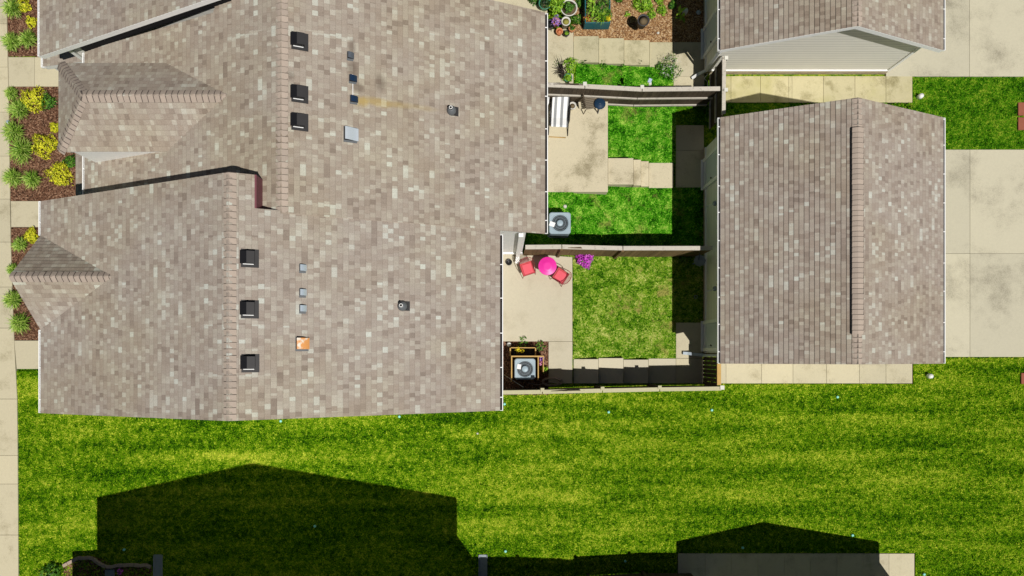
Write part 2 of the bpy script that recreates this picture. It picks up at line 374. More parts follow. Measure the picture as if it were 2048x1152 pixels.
# ------------------------------------------------------------------ scattered blades and chips
def scatter(o, dens, mat, seed, kind='grass', smin=.6, smax=1.25):
    g = bpy.data.node_groups.new('scatter_' + o.name, 'GeometryNodeTree')
    g.interface.new_socket('Geometry', in_out='INPUT', socket_type='NodeSocketGeometry'); g.interface.new_socket('Geometry', in_out='OUTPUT', socket_type='NodeSocketGeometry')
    N = g.nodes.new; L = g.links.new
    gi = N('NodeGroupInput'); go = N('NodeGroupOutput')
    d = N('GeometryNodeDistributePointsOnFaces'); d.inputs['Density'].default_value = dens; d.inputs['Seed'].default_value = seed
    L(gi.outputs[0], d.inputs['Mesh'])
    jb = N('GeometryNodeJoinGeometry')
    if kind == 'grass':
        for i in range(5):
            c = N('GeometryNodeMeshCone'); c.fill_type = 'NONE'
            c.inputs['Vertices'].default_value = 3; c.inputs['Radius Top'].default_value = 0.0005; c.inputs['Radius Bottom'].default_value = .009; c.inputs['Depth'].default_value = .055
            tr = N('GeometryNodeTransform'); a = i*1.256
            tr.inputs['Rotation'].default_value = (R(38+9*i) * (1 if i % 2 else -1), R(20*((i*7) % 3-1)), a*2.1)
            tr.inputs['Translation'].default_value = (.012*math.cos(a), .012*math.sin(a), 0)
            L(c.outputs[0], tr.inputs[0]); L(tr.outputs[0], jb.inputs[0])
    else:
        c = N('GeometryNodeMeshCube'); c.inputs['Size'].default_value = (.055, .018, .007); L(c.outputs[0], jb.inputs[0])
    sm_ = N('GeometryNodeSetMaterial'); sm_.inputs['Material'].default_value = mat; L(jb.outputs[0], sm_.inputs[0])
    ip = N('GeometryNodeInstanceOnPoints'); L(d.outputs['Points'], ip.inputs['Points']); L(sm_.outputs[0], ip.inputs['Instance'])
    rv = N('FunctionNodeRandomValue'); rv.data_type = 'FLOAT_VECTOR'
    tl = .15 if kind == 'grass' else .5
    rv.inputs[0].default_value = (-tl, -tl, 0); rv.inputs[1].default_value = (tl, tl, 6.283)
    L(rv.outputs[0], ip.inputs['Rotation'])
    rs = N('FunctionNodeRandomValue'); rs.data_type = 'FLOAT'; rs.inputs[2].default_value = smin; rs.inputs[3].default_value = smax
    L(rs.outputs[1], ip.inputs['Scale'])
    jo = N('GeometryNodeJoinGeometry'); L(gi.outputs[0], jo.inputs[0]); L(ip.outputs[0], jo.inputs[0]); L(jo.outputs[0], go.inputs[0])
    md = o.modifiers.new('scatter', 'NODES'); md.node_group = g
def strip_cut(poly, lo, hi, ax=0):
    def clip(pl, k, keep_ge):
        out = []
        for i in range(len(pl)):
            a, b = pl[i-1], pl[i]; ia = (a[ax] >= k) if keep_ge else (a[ax] <= k); ib = (b[ax] >= k) if keep_ge else (b[ax] <= k)
            if ia != ib:
                tt = (k - a[ax]) / (b[ax] - a[ax]); out.append(tuple(a[j] + (b[j]-a[j])*tt for j in range(2)))
            if ib: out.append(b)
        return out
    q = clip(poly, lo, True) if poly else []
    return clip(q, hi, False) if q else []
def sheet(name, pix, off, mat):
    """ground cover over a pixel outline, following the terrain"""
    pts = [G(x, y) for x, y in pix]; poly = [(p.x, p.y) for p in pts]
    xs = [h[0] for h in HT]; mb = MB()
    for a, b in zip(xs, xs[1:]):
        q = strip_cut(poly, a, b)
        if len(q) >= 3:
            ar = sum(q[i-1][0]*q[i][1]-q[i][0]*q[i-1][1] for i in range(len(q)))
            if abs(ar) < 1e-5: continue
            if ar < 0: q = q[::-1]
            mb.add([(x, y, hgt(x)+off) for x, y in q], [list(range(len(q)))])
    return mb.build(name, mat)
def rect(x0, y0, x1, y1): return [(x0,y0),(x1,y0),(x1,y1),(x0,y1)]

# ------------------------------------------------------------------ ground and paving
mb = MB(); xs = [-400, 2.40, 2.47, 4.75, 400]
vs = []; fs = []
for x in xs: vs += [(x, -400, hgt(x)-.05), (x, 400, hgt(x)-.05)]
for i in range(4): fs.append((2*i, 2*i+2, 2*i+3, 2*i+1))
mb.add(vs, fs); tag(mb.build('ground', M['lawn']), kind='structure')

def grass(name, pix, mb_, mi, label, seed, dens=420):
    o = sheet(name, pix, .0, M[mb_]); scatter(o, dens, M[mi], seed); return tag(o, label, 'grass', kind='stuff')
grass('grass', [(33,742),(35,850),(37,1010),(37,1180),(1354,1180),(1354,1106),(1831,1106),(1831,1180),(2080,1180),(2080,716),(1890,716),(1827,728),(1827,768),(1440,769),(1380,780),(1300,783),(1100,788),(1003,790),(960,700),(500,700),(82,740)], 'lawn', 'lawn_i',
      'wide striped mown lawn sweeping below the houses and garages', 1, 380)
grass('grass', [(1790,154),(2080,154),(2080,298),(1600,298),(1600,206),(1825,206),(1825,154)][0:] , 'fr', 'fr_i', 'deep green lawn patch between the two driveways', 2)
grass('grass', rect(1440,206,1826,298), 'fr', 'fr_i', 'narrow shaded grass strip between garage and walkway', 9, 300)
grass('grass', [(1153,126),(1362,126),(1362,170),(1090,205),(1090,170),(1150,168)], 'yard', 'yard_i', 'short green grass strip below the garden steps', 3)
grass('grass', [(1216,203),(1352,203),(1352,328),(1297,328),(1282,322),(1267,319),(1216,318)], 'yard', 'yard_i', 'bright green square of grass beside the stained patio', 4)
grass('grass', [(1090,383),(1216,383),(1216,370),(1300,373),(1420,374),(1420,508),(1030,508),(1060,460)], 'yard', 'yard_i', 'green grass with bare patches around the air conditioner', 5)
grass('grass', [(1040,505),(1148,505),(1420,505),(1420,648),(1354,648),(1354,717),(1146,719),(1146,514),(1040,514)], 'y3', 'y3_i', 'dry yellowish grass in the lowest fenced yard', 6)
grass('grass', rect(1352,205,1420,250), 'fr', 'fr_i', 'shaded grass corner beside the tall side fence', 10, 300)
def mulch(pix, m, ch, label, seed, dens=500):
    o = sheet('mulch', pix, .004, M[m]); scatter(o, dens, M[ch], seed, 'chip', .5, 1.5); return tag(o, label, 'mulch', kind='stuff')
mulch([(10,-30),(12,113),(200,113),(200,-30)], 'mulch', 'chip', 'dark mulch of the uppermost front flower bed', 11)
mulch([(17,173),(20,402),(200,402),(200,173)], 'mulch', 'chip', 'dark mulch of the middle front flower bed', 12)
mulch([(21,455),(27,681),(200,681),(200,455)], 'mulch', 'chip', 'dark mulch of the lowest front flower bed', 13)
mulch([(1147,-30),(1425,-30),(1425,84),(1147,84)], 'mulch2', 'chip2', 'orange brown wood mulch in the top garden', 14, 700)
mulch([(1003,683),(1097,683),(1097,790),(1003,790)], 'mulch', 'chip', 'reddish mulch around the boxed air conditioner', 15)
mulch([(126,1128),(160,1112),(200,1115),(225,1130),(300,1128),(312,1160),(126,1180)], 'mulch', 'chip', 'brown mulch inside the curved stone edging', 16)

def slabs(name, lst, mat, label=None, thick=.12):
    """lst of (pixel outline of 4, z top or None for terrain+.05)"""
    mb = MB()
    for q, z in lst:
        pts = [(G(x, y, .05) if z is None else P(x, y, z)) for x, y in q]
        c = sum(pts, Vector())/len(pts)
        pts = [p + (c-p).normalized()*.006 for p in pts]
        xy = [(p.x, p.y) for p in pts][::-1]; zz = [p.z for p in pts][::-1]
        mb.prism(xy, [a-thick for a in zz], zz)
    o = mb.build(name, M[mat], bevel=.006); tag(o, kind='structure'); return o
def sx(y):        # right edge of the left sidewalk
    tb = [(-60,12),(110,15),(180,17),(400,20),(475,21),(560,24),(660,27),(738,33),(850,35),(1200,37)]
    for (a, u), (b, w) in zip(tb, tb[1:]):
        if a <= y <= b: return u + (w-u)*(y-a)/(b-a)
    return 37
ys = [-60,47,134,224,312,398,484,574,656,798,911,968,1070,1200]
slabs('sidewalk', [([(-60,a),(sx(a),a),(sx(b),b),(-60,b)], None) for a, b in zip(ys, ys[1:])], 'conc')
slabs('path', [([(16,114),(69,114),(69,173),(17,173)], None), ([(69,114),(160,114),(160,173),(69,173)], None)], 'conc')
slabs('path', [([(21,402),(130,402),(130,454),(22,454)], None)], 'conc')
slabs('path', [([(28,681),(140,681),(140,738),(33,738)], None)], 'conc')
# yards
slabs('patio', [(rect(1040,58,1147,170), .66)], 'conc', thick=.3)
slabs('steps', [(rect(1147,72,1197.5,125), .5), (rect(1197.5,76,1248,127.5), .335), (rect(1248,80,1299,130), .17), (rect(1299,84,1347,134), .03)], 'conc_s', thick=.2)
slabs('path', [([(1347,84),(1409,84),(1409,153),(1347,153)], .03), ([(1347,153),(1409,153),(1409,182),(1347,182)], .03)], 'conc')
slabs('patio', [(rect(940,-90,1095,30), .63)], 'conc', thick=.2)
slabs('patio', [(rect(1040,200,1216,384), .66)], 'conc_p', thick=.6)
slabs('steps', [(rect(1216,316,1267,369), .5), (rect(1267,319,1282,371), .335), (rect(1282,322,1297.5,373), .17), (rect(1297.5,325.5,1347,376), .03)], 'conc_p', thick=.45)
slabs('path', [(rect(1352,250,1408,301), .03), (rect(1352,301,1408,375), .03)], 'conc')
slabs('patio', [([(960,500),(1145,514),(1145,683),(960,683)], .66)], 'conc_y', thick=.3)
slabs('steps', [(rect(1097,683,1145,767), .64), (rect(1147,718,1197,767), .5), (rect(1197,716,1247,767), .335), (rect(1247,719,1297,767), .17), (rect(1297,717,1352,767), .03)], 'conc_y', thick=.2)
slabs('path', [(rect(1352,645,1406,717), .03), (rect(1352,717,1408,767), .03)], 'conc')
# walkways and driveways by the garages
xw = [1440,1462,1521,1577,1584,1647,1710,1772,1825]
slabs('path', [(rect(a,152,b,205), .03) for a, b in zip(xw, xw[1:])], 'conc_g')
xw = [1436,1452,1523,1586,1653,1719,1772,1825]
slabs('path', [(rect(a,712,b,767), .03) for a, b in zip(xw, xw[1:])], 'conc')
xw = [1356,1411,1463,1516,1569,1621,1674,1726,1778,1829]
slabs('path', [(rect(a,1107,b,1200), .03) for a, b in zip(xw, xw[1:])], 'conc')
slabs('driveway', [(rect(1772,-80,1939,153), .035), (rect(1939,-80,2200,153), .035)], 'drive')
slabs('driveway', [(rect(1790,299,1940,507), .035), (rect(1940,299,2200,507), .035), (rect(1790,507,1940,714), .035), (rect(1940,507,2200,714), .035)], 'drive')

# ------------------------------------------------------------------ roofs
CS = .143
def slope(mb, O, U, V, poly, mi=0, th=.010, u0=0, v0=0):
    O, U, V = Vector(O), Vector(U).normalized(), Vector(V).normalized(); Nn = U.cross(V); flip = Nn.z < 0
    if flip: Nn = -Nn
    vmin = min(p[1] for p in poly); vmax = max(p[1] for p in poly); k = math.floor((vmin+v0)/CS + 1e-6)
    while k*CS - v0 < vmax - 1e-6:
        lo, hi = k*CS - v0, (k+1)*CS - v0
        q = strip_cut(poly, lo, hi, 1); k += 1
        if len(q) < 3: continue
        ar = sum(q[i-1][0]*q[i][1]-q[i][0]*q[i-1][1] for i in range(len(q)))
        if abs(ar) < 1e-6: continue
        if ar < 0: q = q[::-1]
        pt = lambda u, v, h: O + U*u + V*v + Nn*h
        vs = [pt(u, v, .003 + th*(hi-v)/CS) for u, v in q]; uvs = [(u+u0, v+v0+.0002 if v > lo+1e-4 else v+v0+.0005) for u, v in q]
        uvs = [(a, min(b, (k)*CS - .0006)) for a, b in uvs]
        f = list(range(len(q)))
        mb.add(vs, [f[::-1] if flip else f], mi, uvs)
        lowe = [p for p in q if abs(p[1]-lo) < 1e-5]
        if len(lowe) >= 2:
            a = min(p[0] for p in lowe); b = max(p[0] for p in lowe)
            vv = [pt(a, lo, -.004), pt(b, lo, -.004), pt(b, lo, .003+th), pt(a, lo, .003+th)]
            mb.add(vv, [[0,1,2,3] if not flip else [3,2,1,0]], mi, [(a+u0, lo+v0+.001), (b+u0, lo+v0+.001), (b+u0, lo+v0+.001), (a+u0, lo+v0+.001)])
def ridgecaps(name, p0, p1, drop, half, parent, start_first=True, exp=.150, th=.022, lift=.012):
    """bent cap shingles from p0 to p1; the raised butt of each points towards p0"""
    p0, p1 = Vector(p0), Vector(p1); T = (p1-p0); Ln = T.length; T.normalize(); Lt = T.cross(Vector((0,0,1))).normalized(); Z = Lt.cross(T).normalized()
    if Z.z < 0: Z = -Z
    mb = MB(); n = int(Ln/exp); prof = [(-1, drop*half), (-.55, drop*half*.5), (-.15, .012), (.15, .012), (.55, drop*half*.5), (1, drop*half)]
    for i in range(n+1):
        a = i*exp; b = min(a+exp+.012, Ln)
        if b - a < .03: continue
        j = random.uniform(-.004, .004); vs = []
        for (tt, h) in ((a, lift+th), (b, lift+.003), (a-.024, lift-.004)):
            for (l, d) in prof: vs.append(p0 + T*tt + Lt*(l*half+j) + Z*(h-d))
        m = len(prof); fs = []
        for q in range(m-1):
            fs.append((q, q+1, m+q+1, m+q))
        fs.append((0, m, 2*m)); fs.append((m-1, 2*m-1, 3*m-1))
        mb.add(vs, fs, 0); mb.add(vs, [(2*m+q, 2*m+q+1, q+1, q) for q in range(m-1)], 1)
    return mb.build(name, [M['ridge'], M['butt']], parent)
def gutter(name, x, y0, y1, z, side, parent, dark_floor=True, br=(.85,)):
    """U channel along Y outside the eave; side = +1 east, -1 west"""
    mb = MB(); w = .085; s_ = side
    def bx(xa, xb, za, zb, mi): mb.box((min(xa,xb), y0, za), (max(xa,xb), y1, zb), mi)
    bx(x+s_*(w-.022), x+s_*w, z-.11, z-.012, 0)
    bx(x-s_*.03, x+s_*(w-.022), z-.11, z-.095, 0); bx(x-s_*.03, x-s_*.018, z-.095, z-.03, 0)
    bx(x-s_*.018, x+s_*(w-.022), z-.095, z-.085, 1 if dark_floor else 0)
    y = y0 + .35
    while y < y1:
        mb.box((min(x, x+s_*w)-.0, y-.012, z-.03), (max(x, x+s_*w), y+.012, z-.014), 0); y += random.uniform(.5, .62)*1.6
    mb.box((min(x-s_*.03, x+s_*w), y0-.012, z-.112), (max(x-s_*.03, x+s_*w), y0, z-.014), 0)
    mb.box((min(x-s_*.03, x+s_*w), y1, z-.112), (max(x-s_*.03, x+s_*w), y1+.012, z-.014), 0)
    return mb.build(name, [M['white'], M['gutter_dark']], parent)
sq5 = math.sqrt(1.25)
def main_roof(parent, mat, XL, XR, zL, zR, polyL, polyR, XM, zM, name='roof', tk=.19, fm='white'):
    """left slope rises to the east, right slope falls to the east; polys in (Y, X); deck and white fascia below"""
    mb = MB()
    conv = lambda pl, X0, s_: [(y, (x-X0)*s_*sq5) for y, x in pl]
    for pl in polyL: slope(mb, (XL, 0, zL), (0,1,0), (1,0,.5), conv(pl, XL, 1), th=.016)
    for pl in polyR: slope(mb, (XR, 0, zR), (0,1,0), (-1,0,.5), conv(pl, XR, -1))
    ro = mb.build(name, M[mat], parent)
    dk = MB()
    for pl, X0, z0, s_ in [(p, XL, zL, 1) for p in polyL] + [(p, XR, zR, -1) for p in polyR]:
        q = [(x, y) for y, x in pl]
        ar = sum(q[i-1][0]*q[i][1]-q[i][0]*q[i-1][1] for i in range(len(q)))
        if ar < 0: q = q[::-1]
        zt = [z0 + (x-X0)*s_*.5 - .008 for x, y in q]; dk.prism(q, [z-tk for z in zt], zt)
    dk.build('fascia', M[fm], ro)
    return ro

def frame_on(px, py, c, m):
    """matrix of a point on a roof plane: local x downslope, y north, z normal"""
    p = onplane(px, py, c, m)
    if m < 0: x = Vector((1, 0, m)).normalized()
    else: x = Vector((-1, 0, -m)).normalized()
    y = Vector((0, 1, 0)); z = x.cross(y)
    if z.z < 0: y = -y; z = x.cross(y)
    return Matrix.Translation(p) @ Matrix((x, y, z)).transposed().to_4x4()
PR = (5.965, -.5)      # right slopes of both houses
LIFT = .012
def box_vent(px, py, house):
    Mx = frame_on(px-3, py+1, *PR)
    a, b = .14, .15
    hood = MB()
    vs = [(-a-.05,-b,.05),(a,-b,.05),(a,b,.05),(-a-.05,b,.05),(-a+.08,-b+.01,.17),(a-.02,-b+.01,.17),(a-.02,b-.01,.17),(-a+.08,b-.01,.17)]
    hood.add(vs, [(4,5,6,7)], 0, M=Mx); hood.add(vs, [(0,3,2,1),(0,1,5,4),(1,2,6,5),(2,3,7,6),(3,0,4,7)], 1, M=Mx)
    hood.box((-a+.02,-b-.015,.012),(a-.02,-b+.0,.045), 2, M=Mx); hood.box((-a+.02,-b+.02,.012),(a-.04,b-.02,.049), 1, M=Mx)
    h = hood.build('roof_vent', [M['vent'], M['vent_side'], M['white']], house)
    MB().box((-a-.02,-b-.08,.012),(a+.10,b+.04,.026), 0, M=Mx).build('flange', M['vent'], h)
def hood_vent(px, py, house, mat, w=.17, d=.15, hh=.10, curved=False):
    Mx = frame_on(px+2, py+1, *PR)
    mb = MB(); n = 7; vs = []; 
    for s_ in (-1, 1):
        for i in range(n):
            tt = i/(n-1); x = -w*.5 + w*tt
            z = hh*(1 - (tt**2.2 if not curved else .5-.5*math.cos(math.pi*tt*.95))*.78)
            vs.append((x, s_*d*.5, z))
    for s_ in (-1, 1): vs += [(-w*.5, s_*d*.5, .01), (w*.5, s_*d*.5, .01)]
    b = 2*n
    mb.add(vs, [(i, i+1, n+i+1, n+i)[::-1] if False else (i, i+1, n+i+1, n+i) for i in range(n-1)], 0, M=Mx)
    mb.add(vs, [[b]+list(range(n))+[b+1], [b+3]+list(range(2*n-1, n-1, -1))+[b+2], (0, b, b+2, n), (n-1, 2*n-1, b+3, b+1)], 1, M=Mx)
    o = mb.build('exhaust_hood', [M[mat], M['vent_side']], house)
    MB().box((-w*.5-.01,-d*.5-.05,.012),(w*.5-.02 if not curved else w*.5-.03,d*.5+.02,.024), 0, M=Mx).build('flange', M['steel_grey'], o)
    return o
def pipe_vent(px, py, house):
    p = onplane(px, py, *PR); Mx = frame_on(px, py, *PR)
    o = MB().tube([p+Vector((0,0,-.1)), p+Vector((0,0,.30))], .045, 0, 14).lathe([(.045,.30),(.05,.305),(.03,.305),(.028,.25)], tuple(p), 1, 14).build('vent_pipe', [M['rubber'], M['white_pl']], house)
    MB().lathe([(.13,-.03),(.125,.06),(.07,.2),(.05,.205)], tuple(p+Vector((0,0,.01))), 0, 20).build('rubber_boot', M['steel_grey'], o)
    MB().box((-.06,-.12,.012),(.19,.12,.024), 0, M=Mx).build('flange', M['vent'], o)

def walls(parent, x0, x1, y0, y1, zb, ze, zr, xr, mat, skip_gable=()):
    mb = MB()
    mb.box((x0, y0, zb), (x1, y1, ze))
    for y in (y0, y1-.02): 
        mb.add([(x0,y,ze),(x1,y,ze),(xr,y,zr),(x0,y+.02,ze),(x1,y+.02,ze),(xr,y+.02,zr)], [(0,1,2),(3,5,4),(1,4,5,2),(0,2,5,3)])
    return mb.build('wall', M[mat], parent)
def window(parent, c, w, h, axis, side):
    """window set 3 cm proud of a wall; axis 'x' means the wall faces +-x"""
    f = MB(); g = MB(); x, y, z = c
    def bx(m_, u0, u1, z0, z1, d0, d1):
        if axis == 'x': m_.box((min(x+side*d0, x+side*d1), y+u0, z+z0), (max(x+side*d0, x+side*d1), y+u1, z+z1))
        else: m_.box((x+u0, min(y+side*d0, y+side*d1), z+z0), (x+u1, max(y+side*d0, y+side*d1), z+z1))
    bx(f,-w/2-.07,-w/2,-.07,h+.07,-.01,.035); bx(f,w/2,w/2+.07,-.07,h+.07,-.01,.035); bx(f,-w/2,w/2,-.07,0,-.01,.035); bx(f,-w/2,w/2,h,h+.07,-.01,.035); bx(f,-w/2,w/2,h/2-.02,h/2+.02,-.01,.03)
    bx(g,-w/2,w/2,0,h,-.01,.012)
    o = f.build('window', M['white'], parent); g.build('pane', M['glass'], o)
def downspout(parent, pts, w=.075, mat='white'):
    mb = MB(); 
    for a, b in zip(pts, pts[1:]):
        a, b = Vector(a), Vector(b); d = (b-a); L_ = d.length; q = d.to_track_quat('Z', 'Y').to_matrix().to_4x4()
        mb.box((-w/2, -w*.4, -.01), (w/2, w*.4, L_+.01), 0, M=Matrix.Translation(a) @ q)
    return mb.build('downspout', M[mat], parent)

# ---- house A (lower left)
BX0_ = -11.62
AX0, AX1, AM, AZ, ARZ = -12.47, -.07, -6.27, 6.0, 9.1
A = empty('house', (-6.3, 1.0, .6), 'lower left house, whole gabled shingle roof with a small pointed front gable', 'house', 'attached houses'); 
def rel(o):                                       # geometry is in world coordinates
    for c in o.children: c.matrix_parent_inverse = Matrix.Translation(-Vector(o.location))
YB0, YA1, YA2 = -1.57, 4.17, 3.27
gy0, gy1, gym, grz = .66, 3.20, 1.96, 7.30
gb = AX0 + (grz-AZ)*2                              # back end of the front gable's ridge
main_roof(A, 'shingle', AX0, AX1, AZ, AZ,
  [[(-1.6,AX0),(gy0,AX0),(gym,gb),(gym,AM),(-1.535,AM)], [(gy1,AX0),(4.13,AX0),(4.17,AM),(gym,AM),(gym,gb)]],
  [[(-1.53,AX1),(3.39,AX1),(3.39,AM),(-1.535,AM)], [(3.39,-5.75),(4.17,-5.75),(4.17,AM),(3.39,AM)]], AM, ARZ)
ridgecaps('ridge_caps', (AM,4.16,ARZ-.012), (AM,-1.53,ARZ-.012), .48, .148, A)
# front gable dormer of A, pitch 1, flush with the eave
r2 = math.sqrt(2)
def slope_pts(mb, O, U, V, pts3, mi=0, **kw):
    O = Vector(O); U = Vector(U).normalized(); V = Vector(V).normalized()
    slope(mb, O, U, V, [((Vector(p)-O).dot(U), (Vector(p)-O).dot(V)) for p in pts3], mi, **kw)
mb = MB()
apex_f, apex_b = (AX0-.02, gym, grz), (gb, gym, grz)
slope_pts(mb, (AX0,gy1,AZ), (1,0,0), (0,-(gy1-gym),grz-AZ), [(AX0-.02,gy1,AZ), apex_f, apex_b])
slope_pts(mb, (AX0,gy0,AZ), (1,0,0), (0,gym-gy0,grz-AZ), [(AX0-.02,gy0,AZ), apex_f, apex_b])
o = mb.build('dormer_roof', M['shingle'], A)
fb = MB(); fb.add([(AX0,gy0,AZ-.05),(AX0,gy1,AZ-.05),(AX0,gym,grz-.03),(AX0+.3,gy0,AZ-.05),(AX0+.3,gy1,AZ-.05),(AX0+.3,gym,grz-.03)], [(0,2,1),(3,4,5),(0,1,4,3)])
fb.build('gable_face', M['siding_w'], o)
ridgecaps('ridge_caps', (gb+.05,gym,grz-.012), (AX0-.03,gym,grz-.012), .9, .13, A)
sw = MB(); xs_ = (BX0_+.3, AM, -5.77); zb_ = [5.4+(x-BX0_)*.5-.1 for x in xs_]; za_ = [AZ+(xs_[0]-AX0)*.5-.19, ARZ-.19, ARZ-(xs_[2]-AM)*.5-.19]
for i in (0, 1):
    q_ = [(xs_[i],4.08,zb_[i]),(xs_[i+1],4.08,zb_[i+1]),(xs_[i+1],4.08,za_[i+1]),(xs_[i],4.08,za_[i])]
    sw.add(q_ + [(x, 4.12, z) for x, y, z in q_], [(0,1,2,3),(4,7,6,5),(0,3,7,4),(1,5,6,2)])
sw.build('step_wall', M['siding'], A)
MB().box((-5.762,3.39,8.2),(-5.735,4.17,8.86)).build('wall_flashing', M['pink_flash'], A)
MB().box((-5.78,3.39,8.846),(-5.72,4.17,8.856)).build('drip_edge', M['pink_flash'], A)
gutter('gutter', AX1, -1.52, 3.22, AZ, 1, A); gutter('gutter', AX0, -1.58, gy0-.02, AZ, -1, A, False); gutter('gutter', AX0, gy1+.02, 4.12, AZ, -1, A, False)
walls(A, AX0+.5, AX1-.5, -1.3, 3.2, .3, 5.85, 8.85, AM, 'siding')
MB().box((AX0+.48,-1.32,.3),(AX1-.48,3.22,.82)).build('foundation', M['brick'], A)
for y in (-.2, 1.2): window(A, (AX1-.5, y+.3, 3.9), .9, 1.3, 'x', 1)
window(A, (AX1-.5, 2.4, 1.6), 1.5, 1.9, 'x', 1)
for x in (-9.5, -3.2): window(A, (x, -1.3, 3.9), .9, 1.3, 'y', -1)
for px, py in ((499,514),(499,616),(500,724)): box_vent(px, py, A)
for px, py in ((604,535),(604,584),(604,616)): hood_vent(px, py, A, 'galv')
hood_vent(603, 686, A, 'rust', .32, .27, .13); pipe_vent(805, 612, A)
rel(A)

# ---- house B (upper, middle)
BX0, BX1, BZ = -11.62, 1.18, 5.40; BM = (BX0+BX1)/2; BRZ = BZ + (BX1-BX0)/4
B = empty('house', (-5.2, 6.2, .6), 'upper left house with a stained shingle roof and a hipped front dormer', 'house', 'attached houses')
pl0 = -5.75
main_roof(B, 'shingle_b', BX0, BX1, BZ, BZ,
  [[(3.9,BX0),(8.43,BX0),(8.50,-7.2),(9.3,-6.9),(9.3,pl0),(3.9,pl0)], [(3.32,pl0),(9.49,pl0),(9.49,BM),(3.32,BM)]],
  [[(3.35,BX1),(9.51,BX1),(9.49,BM),(3.32,BM)]], BM, BRZ, tk=.05, fm='ridge')
ridgecaps('ridge_caps', (BM,9.48,BRZ-.012), (BM,3.33,BRZ-.012), .48, .148, B)
gutter('gutter', BX1, 3.37, 9.48, BZ, 1, B); gutter('gutter', BX0, 3.9, 8.38, BZ, -1, B, False)
walls(B, BX0+.5, BX1-.52, 3.42, 9.3, .3, 5.3, 8.3, BM, 'siding_w')
MB().box((BX0+.48,3.40,.3),(BX1-.50,9.12,.86)).build('foundation', M['brick'], B)
MB().box((-.7,3.37,.86),(BX1-.5,3.42,.98)).build('base_trim', M['white'], B)
downspout(B, [(.52,3.33,5.25),(.52,3.33,.95),(.50,3.10,.82)], .13)
MB().lathe([(.10,0),(.11,.10),(.09,.11),(.06,.05)], (.22,3.12,.66), 0, 14).build('drain_pipe', M['black'], B)
for y in (5.0, 7.4): window(B, (BX1-.52, y, 3.7), .9, 1.3, 'x', 1)
window(B, (BX1-.52, 6.2, 1.5), 1.6, 1.9, 'x', 1)
PR = (5.99, -.5)
for px, py in ((599,80),(599,185),(599,241)): box_vent(px, py, B)
hood_vent(699, 111, B, 'greyvent'); hood_vent(704, 157, B, 'navy', .2); hood_vent(706, 198, B, 'navy', .2)
hood_vent(700, 268, B, 'galvw', .36, .31, .13, True); pipe_vent(903, 222, B)
for a, b in ((149,157),(165,198)):
    q = onplane(706, a, *PR); r = onplane(707, b, *PR)
    MB().box((q.x-.008, r.y, q.z+.012), (q.x+.008, q.y, q.z+.02)).build('flashing_strip', M['label'], B)
# hipped dormer of B
dz, dyS, dyN, dxf = 6.87, 5.24, 7.52, -11.48; dm = (dyS+dyN)/2; drz = 7.82; dax = dxf + (dm-dyS)
dp = (drz-dz)/(dm-dyS)
bx_ = lambda z: BX0 + (z-BZ)*2
rb = (bx_(drz)+.02, dm, drz)
sS, sN, sA = (dxf,dyS,dz), (dxf,dyN,dz), (dax,dm,drz)
mb = MB()
slope_pts(mb, sS, (1,0,0), (0,1,dp), [sS, (bx_(dz),dyS,dz), rb, sA])
slope_pts(mb, sN, (1,0,0), (0,-1,dp), [sN, (bx_(dz),dyN,dz), rb, sA])
slope_pts(mb, sS, (0,1,0), (1,0,dp), [sS, sN, sA])
o = mb.build('dormer_roof', M['shingle_b'], B)
MB().prism([(dxf+.02,dyS+.02),(bx_(dz)+.0,dyS+.02),(bx_(dz)+.0,dyN-.02),(dxf+.02,dyN-.02)], dz-.14, dz-.012).build('fascia', M['white'], o)
ridgecaps('ridge_caps', (rb[0]-.05,dm,drz-.012), (dax-.05,dm,drz-.012), .75, .15, B)
ridgecaps('ridge_caps', (dax,dm,drz-.02), (dxf,dyS,dz-.01), .45, .14, B); ridgecaps('ridge_caps', (dax,dm,drz-.02), (dxf,dyN,dz-.01), .45, .14, B)
wx = -11.17; mb = MB()
for y in (dyS+.03, dyN-.05):
    mb.add([(wx,y,bz_),(bx_(dz-.1),y,dz-.1),(wx,y,dz-.1),(wx,y+.02,bz_),(bx_(dz-.1),y+.02,dz-.1),(wx,y+.02,dz-.1)] if False else
           [(wx,y,5.5),(bx_(dz),y,dz-.12),(wx,y,dz-.12),(wx,y+.02,5.5),(bx_(dz),y+.02,dz-.12),(wx,y+.02,dz-.12)], [(0,1,2),(3,5,4)])
mb.box((wx-.02,dyS+.03,5.0),(wx,dyN-.03,dz-.12))
dw = mb.build('dormer_wall', M['white'], B); window(B, (wx-.02, dm, 5.9), .8, .7, 'x', -1)
# front porch roof of B
mb = MB(); pz = 3.05
slope_pts(mb, (-13.2,4.7,pz), (0,1,0), (1,0,.5), [(-13.2,4.85,pz),(-13.2,8.0,pz),(-11.1,8.0,pz+1.02),(-11.1,4.85,pz+1.02)])
o = mb.build('porch_roof', M['shingle_b'], B)
MB().prism([(-13.2,4.86),(-11.1,4.86),(-11.1,8.0),(-13.2,8.0)], [pz-.2,pz+.8,pz+.8,pz-.2], [pz-.01,pz+1.0,pz+1.0,pz-.01]).build('fascia', M['white'], o)
for y in (4.98, 7.85): MB().box((-13.05,y-.06,.55),(-12.93,y+.06,pz-.15)).build('porch_post', M['white'], B)
rel(B)

